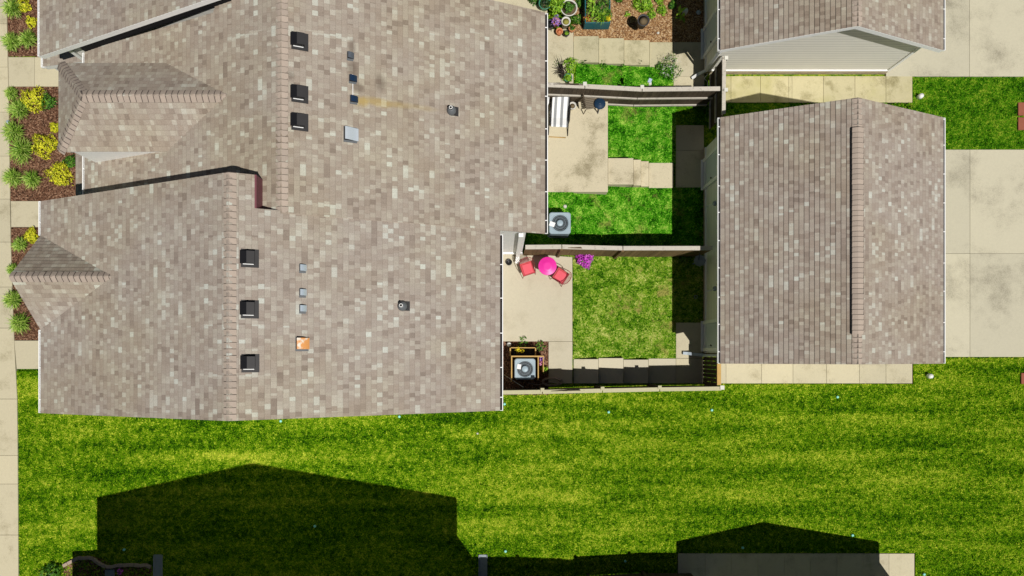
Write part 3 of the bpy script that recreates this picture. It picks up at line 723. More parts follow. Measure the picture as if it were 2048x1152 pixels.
# ---- house C (top left, beyond B)
CX0, CX1, CZ = -12.95, -.4, 5.26; CM = (CX0+CX1)/2
C_ = empty('house', (-6.3, 11, .6), 'topmost house cut by the frame, white verge running up its roof', 'house', 'attached houses')
main_roof(C_, 'shingle', CX0, CX1, CZ, CZ, [[(8.34,CX0),(14.5,CX0),(14.5,CM),(8.58,CM)]], [[(9.52,CX1),(14.5,CX1),(14.5,CM),(9.52,CM)], [(9.1,-6.0),(9.52,-6.0),(9.52,CM),(8.9,CM)]], CM, CZ+(CX1-CX0)/4)
gutter('gutter', CX0, 8.36, 14.4, CZ, -1, C_, False); gutter('gutter', CX1, 9.55, 14.4, CZ, 1, C_)
walls(C_, -12.3, -.9, 8.72, 14.2, .3, 5.3, 8.3, CM, 'siding')
MB().prism([(-12.33,8.595),(-12.23,8.595),(-12.23,8.62),(-12.3,8.62),(-12.3,8.72),(-12.33,8.72)], .8, 5.28).build('corner_trim', M['white'], C_)
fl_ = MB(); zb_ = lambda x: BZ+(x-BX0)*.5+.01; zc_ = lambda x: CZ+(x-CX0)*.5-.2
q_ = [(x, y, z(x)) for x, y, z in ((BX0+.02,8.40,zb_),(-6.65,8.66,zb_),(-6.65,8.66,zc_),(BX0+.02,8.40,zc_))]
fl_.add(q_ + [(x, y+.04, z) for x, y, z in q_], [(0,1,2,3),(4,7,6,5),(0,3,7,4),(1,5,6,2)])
fl_.build('shade_band', M['shade_black'], C_)  # black strip standing in for the shaded wall under the verge
mb = MB(); pz = 3.15
slope_pts(mb, (-14.15,8.85,pz), (0,1,0), (1,0,.28), [(-14.15,8.85,pz),(-14.15,13,pz),(-12.05,13,pz+.588),(-12.05,8.85,pz+.588)])
o = mb.build('porch_roof', M['shingle'], C_)
MB().prism([(-14.15,8.86),(-12.05,8.86),(-12.05,13),(-14.15,13)], [pz-.24,pz+.3,pz+.3,pz-.24], [pz-.01,pz+.575,pz+.575,pz-.01]).build('fascia', M['white'], o)
gutter('gutter', -14.15, 8.85, 12.9, pz, -1, C_, False)
MB().box((-14.05,8.95,.5),(-13.93,9.07,pz-.2)).build('porch_post', M['white'], C_)
window(C_, (-12.3, 9.75, 4.0), .7, 1.1, 'x', -1)
rel(C_)

# ---- garages
GX0, GX1, GZ = 6.79, 13.72, 2.9; GM = (GX0+GX1)/2; GRZ = GZ + (GX1-GX0)/4
def garage(label, yS, yN, wS, wN, doors, vent):
    g = empty('garage', (GM, (yS+yN)/2, 0), label, 'garage', 'garages behind the yards')
    main_roof(g, 'shingle_g', GX0, GX1, GZ, GZ, [[(yS,GX0),(yN,GX0),(yN+.03,GM),(yS,GM)]], [[(yS,GX1),(yN,GX1),(yN+.03,GM),(yS,GM)]], GM, GRZ)
    ridgecaps('ridge_caps', (GM,yN,GRZ-.012), (GM,yS,GRZ-.012), .48, .148, g)
    gutter('gutter', GX0, yS+.02, yN-.02, GZ, -1, g); gutter('gutter', GX1, yS+.02, yN-.02, GZ, 1, g)
    x0, x1 = 7.05, 13.37
    walls(g, x0, x1, wS, wN, .25, 2.8, GRZ-.22, GM, 'siding')
    MB().box((x0-.02,wS-.02,-.1),(x1+.02,wN+.02,.25)).build('foundation', M['brick'], g)
    mb = MB(); mb.box((x0-.03,wS-.03,.25),(x1+.03,wS,.33)); mb.box((x0-.045,wS,.25),(x0,wN,.30)); mb.build('base_trim', M['white'], g)
    MB().prism([(x0-.03,wS-.03),(x0+.06,wS-.03),(x0+.06,wS),(x0,wS),(x0,wS+.07),(x0-.03,wS+.07)], .33, 2.8).build('corner_trim', M['white'], g)
    MB().prism([(x1-.06,wS-.03),(x1+.03,wS-.03),(x1+.03,wS+.07),(x1,wS+.07),(x1,wS),(x1-.06,wS)], .33, 2.8).build('corner_trim', M['white'], g)
    for (yc, w) in doors:
        d = MB().box((x0-.03,yc-w/2,.12),(x0-.008,yc+w/2,2.12)).build('door', M['door'], g)
        fr = MB(); fr.box((x0-.07,yc-w/2-.11,.08),(x0-.001,yc-w/2,2.13)); fr.box((x0-.07,yc+w/2,.08),(x0-.001,yc+w/2+.11,2.13)); fr.box((x0-.07,yc-w/2-.11,2.13),(x0-.001,yc+w/2+.11,2.26)); fr.box((x0-.12,yc-w/2-.11,.03),(x0-.001,yc+w/2+.11,.08))
        fr.build('door_frame', M['white'], d)
        MB().lathe([(.0,-.0),(.03,.01),(.032,.03),(.0,.05)], (0,0,0), 0, 12, M=Matrix.Translation((x0-.03,yc-w/2+.09,1.05)) @ Matrix.Rotation(-math.pi/2, 4, 'Y')).build('handle', M['blackmetal'], d)
    n = 2 if wN-wS > 6 else 1; L_ = (wN-wS)/n
    for i in range(n):
        yc = wS + L_*(i+.5); d = MB()
        for r_ in range(4): d.box((x1+.002,yc-1.35,.02+.53*r_),(x1+.03,yc+1.35,.02+.53*r_+.515))
        d.build('garage_door', M['white'], g)
    if vent:
        mb = MB(); a, b = P(1712,668,GRZ+.02).y, P(1712,255,GRZ+.02).y
        for s_ in (-1, 1):
            vs = [(GM,0,GRZ+.055),(GM+s_*.185,0,GRZ-.03),(GM+s_*.185,0,GRZ-.055),(GM,0,GRZ+.02)]
            mb.add([(x,a,z) for x,_,z in vs]+[(x,b,z) for x,_,z in vs], [(0,1,5,4),(1,2,6,5),(2,3,7,6),(0,3,2,1),(4,5,6,7)])
        o = mb.build('ridge_vent', M['blackmetal'], g)
        ridgecaps('vent_caps', (GM,b,GRZ+.05), (GM,a,GRZ+.05), .47, .165, o)
    return g
G1 = garage('middle garage, whole roof with a long black ridge vent', -.30, 7.37, -.02, 7.15, [(6.25,.84),(.62,.84)], True)
def wall_lamp(px, py, g):
    p = P(px, py, 2.0); p.x = 7.05; q = (p.x, p.y, 2.0)
    o = MB().box((p.x-.04,p.y-.06,1.9),(p.x,p.y+.06,2.1)).lathe([(.03,.1),(.07,.02),(.085,-.06),(.05,-.07)], (p.x-.16,p.y,2.0), 0, 12).build('wall_lamp', M['dish'], g)
    MB().tube([(p.x-.02,p.y,2.0),(p.x-.12,p.y-.02,2.06),(p.x-.3,p.y-.05,1.98),(p.x-.42,p.y-.09,1.86)], .012).build('lamp_arm', M['white_pl'], o)
wall_lamp(1428, 406, G1); wall_lamp(1428, 577, G1)
downspout(G1, [(6.98,-.05,2.7),(6.98,-.05,.42),(6.45,.02,.12),(6.3,.03,.1)], .1, 'plate')
rel(G1)
G2 = garage('upper garage cut by the frame, beige siding gable facing the walkway', 9.46, 16.5, 9.82, 16.2, [(10.82,.84)], False)
wall_lamp(1428, -8, G2)
downspout(G2, [(6.98,9.72,2.7),(7.0,9.74,.5),(6.8,9.7,.25),(6.62,9.62,.1)], .09); rel(G2)

# ---- neighbours below the frame: seen only through the shadows they cast
def shell(label, x0, x1, ze, yN, yS, ox, oy, name):
    xm = (x0+x1)/2; r_ = ze + (x1-x0)/4; h = empty(name, (xm, yS, 0), label, name, 'attached houses' if name == 'house' else 'garages behind the yards')
    main_roof(h, 'shingle', x0, x1, ze, ze, [[(yS,x0),(yN,x0),(yN+.02,xm),(yS,xm)]], [[(yS,x1),(yN,x1),(yN+.02,xm),(yS,xm)]], xm, r_)
    walls(h, x0+ox, x1-ox, yS+.3, yN-oy, 0, ze-.12, r_-.3, xm, 'siding'); return h
D_ = shell('neighbouring house just below the frame that throws the large gabled shadow', -12.4, -.15, 6.0, -6.92, -14, .36, .74, 'house')
mb = MB(); x_, y_ = -13.78, 0
q = P(145,1102,.6); ex, ey = q.x+.27*2.5, q.y-.375*2.5
mb.prism([(ex,-12),(-11.8,-12),(-11.8,ey+.12),(ex,ey)], 2.95, 3.1)
mb.build('porch_roof', M['shingle'], D_)
rel(D_)
E_ = shell('neighbouring garage just below the frame that throws the smaller gabled shadow', 6.87, 13.9, 2.9, -7.64, -13, .26, .28, 'garage'); rel(E_)

# ------------------------------------------------------------------ fences
def fence(label, p0, p1, z0, z1, side, posts, cap, plankm, railm, hh=1.83, post_caps=True, rails=(.0,.80,1.5), group=None, gaps=.006, bw=.14, capw=.14):
    """boards on the far side, rails on the side given by side (+1 north/-1 south of the line p0-p1)"""
    p0, p1 = Vector((p0[0],p0[1],0)), Vector((p1[0],p1[1],0)); d = p1-p0; Ln = d.length; d.normalize(); nrm = Vector((-d.y, d.x, 0))*side
    root = empty('fence', p0 + Vector((0,0,z0)), label, 'fence', group)
    base = lambda t_: z0 + (z1-z0)*t_ if not callable(z1) else z1(t_)
    bd = MB(); u = 0.0
    def lb(mb, u0, u1, n0, n1, za, zb, mi=0):
        a0, a1 = za if isinstance(za, tuple) else (za, za); b0, b1 = zb if isinstance(zb, tuple) else (zb, zb)
        q = [p0+d*u0+nrm*n0, p0+d*u1+nrm*n0, p0+d*u1+nrm*n1, p0+d*u0+nrm*n1]
        xy = [(p.x, p.y) for p in q]; lo = [a0,a1,a1,a0]; hi = [b0,b1,b1,b0]
        if side < 0: xy = xy[::-1]; lo = lo[::-1]; hi = hi[::-1]
        mb.prism(xy, lo, hi, mi)
    while u < Ln-.03:
        w = min(bw, Ln-u); z = zf(u/Ln) if (zf := root_z(p0, d, Ln, z0, z1)) else 0
        j = random.uniform(-.004,.004); lb(bd, u, u+w-gaps, -.02+j, .0+j, z+.03, z+hh-.03+random.uniform(-.006,.0)); u += w
    bd.build('boards', M[plankm], root)
    zf = root_z(p0, d, Ln, z0, z1)
    ends = [0] + [q for q in posts if 0 < q < Ln] + [Ln]
    for a, b in zip(ends, ends[1:]):
        za, zb = zf(a/Ln), zf(b/Ln)
        if cap: c = MB(); lb(c, a+.012, b-.012, -.05, capw-.05, (za+hh-.03, zb+hh-.03), (za+hh+.01, zb+hh+.01)); c.build('cap_rail', M[railm], root, bevel=.004)
        for rz in rails:
            h = hh-.13-rz if not cap else hh-.16-rz
            if h > .05: c = MB(); lb(c, a+.01, b-.01, .002, .042, (za+h, zb+h), (za+h+.09, zb+h+.09)); c.build('rail', M[railm], root)
    for q in posts:
        z = zf(max(0,min(1,q/Ln))); c = MB(); lb(c, q-.045, q+.045, .045-.14, .045-.05 if side < 0 else .045-.05, z-.1, z+hh+.0)
        c.build('post', M[plankm], root)
        if post_caps: c = MB(); lb(c, q-.06, q+.06, -.11, .01, z+hh+.012, z+hh+.045); c.build('post_cap', M['cap_w' if railm != 'rail3' else railm], root, bevel=.006)
    for c in root.children: c.matrix_parent_inverse = Matrix.Translation(-Vector(root.location))
    return root
def root_z(p0, d, Ln, z0, z1):
    return lambda t_: hgt((p0 + d*(Ln*t_)).x)
q0, q1 = P(1088,168,2.43), P(1441,176,1.83)
fence('long weathered fence with three pale rails below the garden steps', (q0.x,q0.y), (q1.x,q1.y), .6, 0, -1, [1.32,3.22], True, 'plank', 'rail', group='weathered board fences')
q0, q1 = P(1050,493,2.43), P(1426,495,1.83)
fence('weathered fence behind the pink table between the two lower yards', (q0.x,q0.y-.04), (q1.x,q1.y-.04), .6, 0, 1, [1.17,3.18], True, 'plank2', 'rail', group='weathered board fences', post_caps=False, rails=(.0,.9))
q0, q1 = P(1003,784,2.43), P(1443,776,1.83)
fence('pale lowest fence along the edge of the big lawn', (q0.x,q0.y), (q1.x,q1.y), .6, 0, -1, [1.3,3.25,5.15], True, 'plank', 'rail3', group='weathered board fences', rails=(.9,), capw=.13)
q0, q1 = P(1448,228,1.83), P(1449,112,1.83)
fence('side fence running up beside the upper garage gable', (q0.x,q0.y), (q1.x,q1.y), 0, 0, 1, [.78,1.82], True, 'plank', 'rail', group='weathered board fences', capw=.12)
# gate at the lower garage corner
q0 = P(1441,770,1.8); q1 = P(1441,728,1.8)
gt = empty('gate', (q0.x, q0.y, 0), 'dark slatted wooden gate with a bright cedar top rail', 'gate')
mb = MB(); y = q0.y-.06
while y < -.32+.3:
    mb.box((7.0,y,.06),(7.02,y+.130,1.78)); y += .14
mb.build('slats', M['plank'], gt)
for z in (.3, .95, 1.6): MB().box((7.02,q0.y+.02,z),(7.06,-.05,z+.09)).build('rail', M['plank'], gt)
MB().box((6.99,q0.y-.0,1.79),(7.12,-.32,1.83)).build('top_rail', M['cedar'], gt, bevel=.004)
for c in gt.children: c.matrix_parent_inverse = Matrix.Translation(-Vector(gt.location))
q = P(1444,775,1.83)
pp = empty('fence_post', (q.x, q.y, 0), 'white capped corner post where the lowest fence meets the gate', 'post')
MB().box((-.045,-.045,-.1),(.045,.045,1.84)).build('post', M['plank'], pp); MB().box((-.07,-.07,1.845),(.07,.07,1.875)).build('post_cap', M['cap_w'], pp, bevel=.01)

# ------------------------------------------------------------------ plants
def blade(mb, base, az, L_, up, w, curl, mi=0, seg=4):
    d = Vector((math.cos(az), math.sin(az), 0)); s_ = Vector((-d.y, d.x, 0)); vs = []; fs = []
    for i in range(seg+1):
        t_ = i/seg; p = Vector(base) + d*(L_*t_) + Vector((0,0, up*math.sin(min(t_*curl,1.9)*math.pi/2)))
        ww = w*(1-t_**1.6)*.5+.001; vs += [p+s_*ww, p-s_*ww+Vector((0,0,.004))]
    for i in range(seg): fs.append((2*i, 2*i+1, 2*i+3, 2*i+2))
    mb.add(vs, fs, mi, sm=False)
def lily(px, py, r, label, n=270, mat='lf_lily'):
    p = G(px, py, .02); mb = MB(); r = r*.0172*1.12
    for i in range(n):
        a = random.uniform(0, 6.283); L_ = r*random.uniform(.45, 1.12); b = (random.gauss(0,.12*r), random.gauss(0,.12*r), 0)
        blade(mb, b, a, L_, random.uniform(.45,.95)*r*1.1*(1.5-L_/r*.6), .028, random.uniform(1.0,1.5))
    return tag(mb.build('lily_clump', M[mat], loc=p), label, 'plant', 'spiky lily clumps in the front beds')
def leaf(mb, c, sz, nrm, mi=0):
    n_ = Vector(nrm).normalized(); a = n_.orthogonal().normalized(); b = n_.cross(a); w = random.uniform(0, 6.28)
    u = a*math.cos(w)+b*math.sin(w); v = n_.cross(u)
    mb.add([c-u*sz, c+v*sz*.42+n_*sz*.12, c+u*sz, c-v*sz*.42+n_*sz*.12], [(0,1,2,3)], mi)
def foliage(mb, c, rx, ry, rz, n, sz, mi=0, lump=.38):
    c = Vector(c); ph = [random.uniform(0,6.28) for _ in range(6)]
    for i in range(n):
        z = random.uniform(-.25, 1); a = random.uniform(0, 6.283); rr = math.sqrt(max(0,1-z*z))
        k = random.uniform(.45,1)**.5 * (1 + lump*(math.sin(3*a+ph[0]+2*z)*.5 + math.sin(5*a+ph[1])*.3 + math.sin(7*z+ph[2]+a)*.35))
        d = Vector((rr*math.cos(a), rr*math.sin(a), z)); p = c + Vector((d.x*rx*k, d.y*ry*k, max(-.02, d.z*rz*k)))
        nr = d + Vector((random.gauss(0,.6), random.gauss(0,.6), abs(random.gauss(.3,.5))))
        leaf(mb, p, sz*random.uniform(.6,1.25), nr, mi)
def bush(px, py, r, label, mat, n=700, sz=.042, h=.8, name='bush', cat='bush', group=None, ry=None, z=None, inner=True):
    p = G(px, py, .0) if z is None else P(px, py, z); r *= .0172; ry_ = (ry or r/.0172)*.0172; mb = MB()
    foliage(mb, (0,0,.05+r*h*.15), r*.95, ry_*.95, r*h, n, sz)
    if inner:
        for i in range(5): a = i*1.25; mb.tube([(0,0,0),(r*.5*math.cos(a), ry_*.5*math.sin(a), r*h*.7)], [.012,.004], 1)
    return tag(mb.build(name, [M[mat], M['dead']], loc=p), label, cat, group)
GR = 'golden bushes in the front beds'
bush(50, 14, 15, 'golden bush at the top edge by the uppermost roof', 'lf_gold', 420, group=GR)
bush(66, 46, 11, 'small golden bush half under the uppermost gutter', 'lf_gold', 260, group=GR)
bush(72, 202, 25, 'large golden bush below the upper entry slab', 'lf_gold', 900, group=GR)
bush(100, 205, 16, 'dark green bush right of the large golden bush', 'lf_green', 450)
bush(112, 256, 10, 'small golden bush tucked against the dormer eave', 'lf_gold', 260, group=GR)
bush(94, 293, 25, 'round golden bush in the middle of the bed', 'lf_gold', 900, group=GR)
bush(124, 350, 25, 'golden bush nearest the roof corner shadow', 'lf_gold', 900, group=GR)
bush(143, 325, 13, 'dark green shrub behind the lowest golden bush', 'lf_green', 420)
bush(66, 472, 13, 'golden bush beside the pointed gable roof', 'lf_gold', 420, group=GR, ry=17)
for a in ((33,22,19,'lily clump at the very top of the bed'),(31,88,18,'lily clump left of the pair above the entry slab'),(63,84,18,'lily clump against the uppermost gutter'),
          (28,190,13,'small lily clump at the upper corner of the middle bed'),(47,223,21,'lily clump below left of the large golden bush'),(35,268,21,'lily clump beside the pale blue cap'),
          (53,305,24,'biggest lily clump left of the round golden bush'),(33,358,18,'lily clump by the sidewalk, lowest in the middle bed'),(71,362,18,'lily clump between the sidewalk clump and golden bush'),
          (46,490,14,'lily clump under the golden bush of the lowest bed'),(30,540,11,'lily clump hidden behind the gable tip'),(33,600,18,'lily clump just below the gable tip'),(47,646,19,'lowest lily clump above the entry slab')):
    lily(*a[:3], 'spiky light green '+a[3])
bush(107, 1146, 23, 'glossy dark shrub beside the stone edging, half in shade', 'lf_green', 500, .055)
# top garden
bush(1112, 16, 15, 'lime green leafy plant among the patio pots', 'lf_lime', 420, .05, name='leafy_plant', cat='plant', z=.9, inner=False)
bush(1152, 40, 10, 'grassy green plant right of the mossy bowl', 'lf_green', 240, .045, name='leafy_plant', cat='plant', z=.66)
bush(1286, 8, 20, 'large bright green shrub in the orange mulch', 'lf_lime', 700, .05)
bush(1302, 32, 9, 'low lime plant beside the charcoal pot', 'lf_lime', 160, .04, name='leafy_plant', cat='plant')
bush(1323, 22, 11, 'pale green seedling clump right of the big shrub', 'lf_lime', 130, .05, h=.5, name='leafy_plant', cat='plant')
bush(1254, 30, 6, 'tiny green sprout in the open mulch', 'lf_lime', 50, .045, h=.5, name='leafy_plant', cat='plant')
mb = MB()
for i in range(9):
    a = random.uniform(0,6.28); r_ = random.uniform(.05,.3); leaf(mb, Vector((r_*math.cos(a)*.6, r_*math.sin(a)-.05, random.uniform(.2,.4))), .13, (random.gauss(0,.3), random.gauss(0,.3), 1)); mb.tube([(0,0,0),(r_*math.cos(a)*.6, r_*math.sin(a)-.05, .25)], .006, 0, 4)
tag(mb.build('leafy_plant', M['lf_lime'], loc=G(1357,34)), 'broad leaved green plant on the edge of the garage shadow', 'plant')
bush(1141, 132, 13, 'upright bright green plant at the patio edge', 'lf_lime', 330, .045, ry=17, name='leafy_plant', cat='plant', z=.66)
mb = MB()
for i in range(26): blade(mb, (random.gauss(0,.04),random.gauss(0,.05),0), random.uniform(1.4,5.2), random.uniform(.15,.42), random.uniform(.1,.5), .03, 1.1)
foliage(mb, (.03,-.1,.1), .14,.2,.2, 120, .04)
tag(mb.build('dead_plant', M['dead'], loc=P(1124,142,.66)), 'dark withered spiky plant at the patio edge', 'plant')
mb = MB(); foliage(mb, (0,0,.05), .36,.44,.3, 520, .035, 0, .5)
o = mb.build('flowering_shrub', M['lf_green'], loc=G(1338,138)); tag(o, 'sparse shrub dotted with white flowers by the lowest step', 'bush')
mb = MB(); foliage(mb, (-.03,.05,.1), .42,.46,.38, 260, .024, 0, .5); mb.build('flowers', M['fl_white'], o)
def weed(px, py, n, r, label, mat='lf_green', sz=.05):
    mb = MB(); foliage(mb, (0,0,.03), r, r, .18, n, sz, 0, .5); return tag(mb.build('weed', M[mat], loc=G(px,py)), label, 'weed')
weed(1367,513,110,.26,'straggly weed at the shadow edge below the middle fence')
weed(1046,687,60,.22,'low green weeds at the corner of the mulch below the patio'); weed(1080,692,60,.2,'weed by the slab edge right of the boxed air conditioner')
weed(1112,131-2,30,.14,'tiny tuft at the upper patio edge', 'lf_green', .03)
weed(1278,127,30,.1,'small tuft at the foot of the third step', 'lf_dark', .03)
for px, py, r, m_, lb_ in ((1068,-2,13,'lf_green','dark leafy plant at the top edge beside the uppermost house'),(1128,-6,12,'lf_lime','lime plant peeking in above the wide pale pot'),
        (1160,8,9,'lf_green','narrow green plant left of the planter box'),(1236,-2,9,'lf_green','green plant at the top edge right of the planter box'),(1318,-2,12,'lf_lime','bright plant at the top edge right of the big shrub'),
        (1345,12,8,'lf_green','small dark plant at the top beside the garage shadow')):
    bush(px, py, r, lb_, m_, 260, .05, name='leafy_plant', cat='plant')
for px, py, lb_ in ((1165,128,'first'),(1205,131,'second'),(1243,129,'third')): weed(px, py, 60, .13, lb_+' leafy tuft along the upper edge of the garden grass strip', 'lf_green', .035)
bush(1318, 134, 9, 'low green shrub left of the white flowered one', 'lf_green', 160, .04, h=.5)
# planter bed
p0, p1 = P(1170,46,.95), P(1221,46,.95); g_ = empty('planter_box', ((p0.x+p1.x)/2, p0.y+.75, .5), 'long teal raised planter box full of mixed plants', 'planter')
w2 = (p1.x-p0.x)/2; hL = 1.3
mb = MB(); zb = -.05
mb.box((-w2,-.75,zb),(w2,-.72,.45)); mb.box((-w2,hL-.03,zb),(w2,hL,.45)); mb.box((-w2,-.72,zb),(-w2+.03,hL-.03,.45)); mb.box((w2-.03,-.72,zb),(w2,hL-.03,.45))
mb.build('box', M['teal'], g_, bevel=.004); MB().box((-w2+.03,-.72,.3),(w2-.03,hL-.03,.36)).build('soil', M['soil'], g_)
def inpl(fn, label, name, cat, mat): pass
def planted(px, py, rx, ry, rz, n, sz, mat, label, name='leafy_plant', z=.9):
    mb = MB(); foliage(mb, (0,0,.0), rx, ry, rz, n, sz); return tag(mb.build(name, M[mat], loc=P(px,py,z)), label, 'plant')
planted(1205,22,.3,.42,.3,420,.05,'lf_green','bushy green plant filling the planter box middle'); planted(1182,18,.2,.45,.25,230,.05,'lf_lime','pale leafy plant along the left of the planter box')
mb = MB()
for i in range(60): blade(mb, (random.gauss(0,.05),random.gauss(0,.05),0), random.uniform(0,6.28), random.uniform(.12,.36), random.uniform(.1,.3), .02, 1.3)
tag(mb.build('leafy_plant', M['lf_lime'], loc=P(1203,36,.9)), 'arching strap leaves spilling over the planter front', 'plant')
planted(1217,37,.075,.085,.06,60,.04,'fl_yellow','bright yellow flower at the planter box corner','flower',1.1); planted(1175,38,.13,.14,.1,90,.035,'fl_orange','orange and maroon flowers at the left planter corner','flower')
# pots
def pot(px, py, r, h, mat, label, soil='soil', z=.66, rim=.015, plant=None, name='plant_pot'):
    p = P(px, py, z+h); p.z = z; o = empty(name, p, label, 'plant pot')
    MB().lathe([(r*.72,0),(r,h-.03),(r+rim,h-.03),(r+rim,h),(r-.015,h),(r-.03,h-.05),(0,h-.05)], (0,0,0), 0, 28).build('pot', M[mat], o)
    MB().lathe([(r-.025,h-.045),(0,h-.04)], (0,0,0), 0, 24).build('soil', M[soil], o)
    if plant:
        m_, n, sz, rr, hh = plant; mb = MB(); foliage(mb, (0,0,h-.02), rr, rr, hh, n, sz); tag(mb.build('foliage' if 'fl_' not in m_ else 'flowers', M[m_], o))
    return o
pot(1090, 6, .2, .3, 'potgreen', 'green rimmed pot at the corner of the uppermost patio', plant=('lf_dark',120,.05,.17,.12))
pot(1138, 15, .27, .34, 'potwhite', 'wide pale rimmed pot with dark green plant', plant=('lf_green',260,.05,.17,.22))
pot(1132, 42, .14, .42, 'potwhite', 'round bowl of yellow dry moss on the patio', soil='moss')
pot(1101, 47, .14, .3, 'black', 'empty black bowl beside the patio pots', soil='rubber')
pot(1112, 42, .11, .36, 'terra', 'small pot of purple and pink flowers', plant=('fl_purple',150,.035,.17,.12))
pot(1119, 62, .105, .24, 'terra', 'terracotta pot lowest among the patio pots', soil='terra')
pot(1133, 66, .09, .2, 'black', 'small black pot with a lime green plant', plant=('lf_lime',70,.03,.07,.08))
pot(1144, 56, .1, .22, 'terra', 'terracotta pot with trailing green plant', plant=('lf_green',110,.035,.1,.1))
pot(1136, 155, .13, .2, 'potgreen', 'low round green pot beside the upper fence', plant=('lf_lime',160,.045,.14,.1))
pot(1145, 211, .115, .26, 'potwhite', 'pale round pot of dry soil between lounger and wooden chair', plant=None)
planted(1135,200,.1,.1,.2,50,.05,'lf_lime','sprig of lime leaves behind the striped lounger', z=.7)
o = pot(1287, 40, .19, .42, 'potgrey', 'charcoal faceted pot half filled with soil', z=.5); 
# wire pot stand
mb = MB()
for s_ in (-1,1): mb.tube([(s_*.13,-.12,0),(s_*.1,-.05,.36),(s_*.1,.05,.36),(s_*.13,.14,0)], .007, 0, 5)
mb.tube([(.12*math.cos(a*.524),.12*math.sin(a*.524),.36) for a in range(12)], .006, 0, 5, close=True)
tag(mb.build('plant_stand', M['blackmetal'], loc=P(1110,56,.66)), 'thin black wire stand among the patio pots', 'stand')

# ------------------------------------------------------------------ furniture and equipment
# striped lounger
p = P(1118, 229, .66); lo = empty('sun_lounger', (p.x, p.y, .66), 'grey and white striped reclining lounger with a black frame', 'lounger', rz=R(-3))
mb = MB(); prof = [(.62,.62),(.5,.56),(.25,.47),(.0,.42),(-.25,.42),(-.5,.48),(-.56,.46)]; wv = .27
for (y0,z0),(y1,z1) in zip(prof, prof[1:]):
    mb.add([(-wv,y0,z0),(wv,y0,z0),(wv,y1,z1),(-wv,y1,z1),(-wv,y0,z0-.012),(wv,y0,z0-.012),(wv,y1,z1-.012),(-wv,y1,z1-.012)], [(0,3,2,1),(4,5,6,7),(0,4,7,3),(1,2,6,5)], 0, [(0,0),(1,0),(1,1),(0,1)]*2)
mb.build('sling', M['stripe'], lo)
for s_ in (-1, 1):
    MB().tube([(s_*(wv+.01),y_,z_-.01) for y_, z_ in prof], .014).tube([(s_*(wv+.05),-.02,.58),(s_*(wv+.06),.1,.62),(s_*(wv+.05),-.38,.60),(s_*(wv+.03),-.45,.44)], .018).build('side_frame', M['blackmetal'], lo)
    MB().tube([(s_*(wv+.04),.35,.48),(s_*(wv+.06),-.72,.0)], .016).build('leg', M['blackmetal'], lo)
    MB().tube([(s_*(wv+.04),-.35,.47),(s_*(wv+.06),.55,.0)], .016).build('leg', M['blackmetal'], lo)
MB().tube([(-wv-.03,-.78,.01),(wv,-.78,.01)], .018).build('foot_bar', M['cedar'], lo)
# wooden folding chair
p = P(1180, 214, .66); wc = empty('wooden_chair', (p.x, p.y, .66), 'grey weathered slatted wooden chair beside the navy table', 'chair', rz=R(8))
for i in range(7): MB().box((-.2,-.2+i*.06,.42),(.22,-.155+i*.06,.44)).build('seat_slat', M['teakgrey'], wc)
bk = MB(); 
for i in range(6): bk.box((-.29,-.19+i*.07,.45),(-.27,-.15+i*.07,.86), M=Matrix.Translation((-.0,0,0)))
bk.build('backrest', M['teakgrey'], wc); MB().tube([(-.3,-.22,.86),(-.32,0,.88),(-.3,.22,.86)], .022).build('top_rail', M['plank'], wc)
for x in (-.22,.2):
    for y in (-.2,.2): MB().tube([(x,y,.43),(x*1.15,y*1.05,0)], .018).build('leg', M['teakgrey'], wc)
p = P(1200, 207, 1.2); tb = empty('side_table', (p.x, p.y, .66), 'round navy side table at the patio corner', 'table')
MB().lathe([(.0,.5),(.185,.5),(.19,.515),(.185,.53),(.0,.533)], (0,0,0), 0, 32).build('table_top', M['navyglass'], tb)
MB().lathe([(0,.534),(.012,.536),(.0,.55)], (0,0,0), 0, 10).build('knob', M['label'], tb)
for i in range(3): a = i*2.09+.5; MB().tube([(.1*math.cos(a),.1*math.sin(a),.5),(.17*math.cos(a),.17*math.sin(a),0)], .012).build('leg', M['navyglass'], tb)
# umbrella/white fabric strip by the gutter
p = P(1096, 200, 1.2); mb = MB(); mb.add([(-.1,.18,.0),(.05,.2,.55),(.03,-.1,.5),(-.08,-.28,.0),(-.13,.18,.0),(.02,.2,.57),(.0,-.1,.52),(-.11,-.28,.0)], [(0,1,2,3),(4,7,6,5),(0,4,5,1),(2,6,7,3),(1,5,6,2)])
tag(mb.build('folded_screen', M['label'], loc=(p.x,p.y,.66)), 'pale folded panel half hidden under the gutter by the lounger', 'panel')
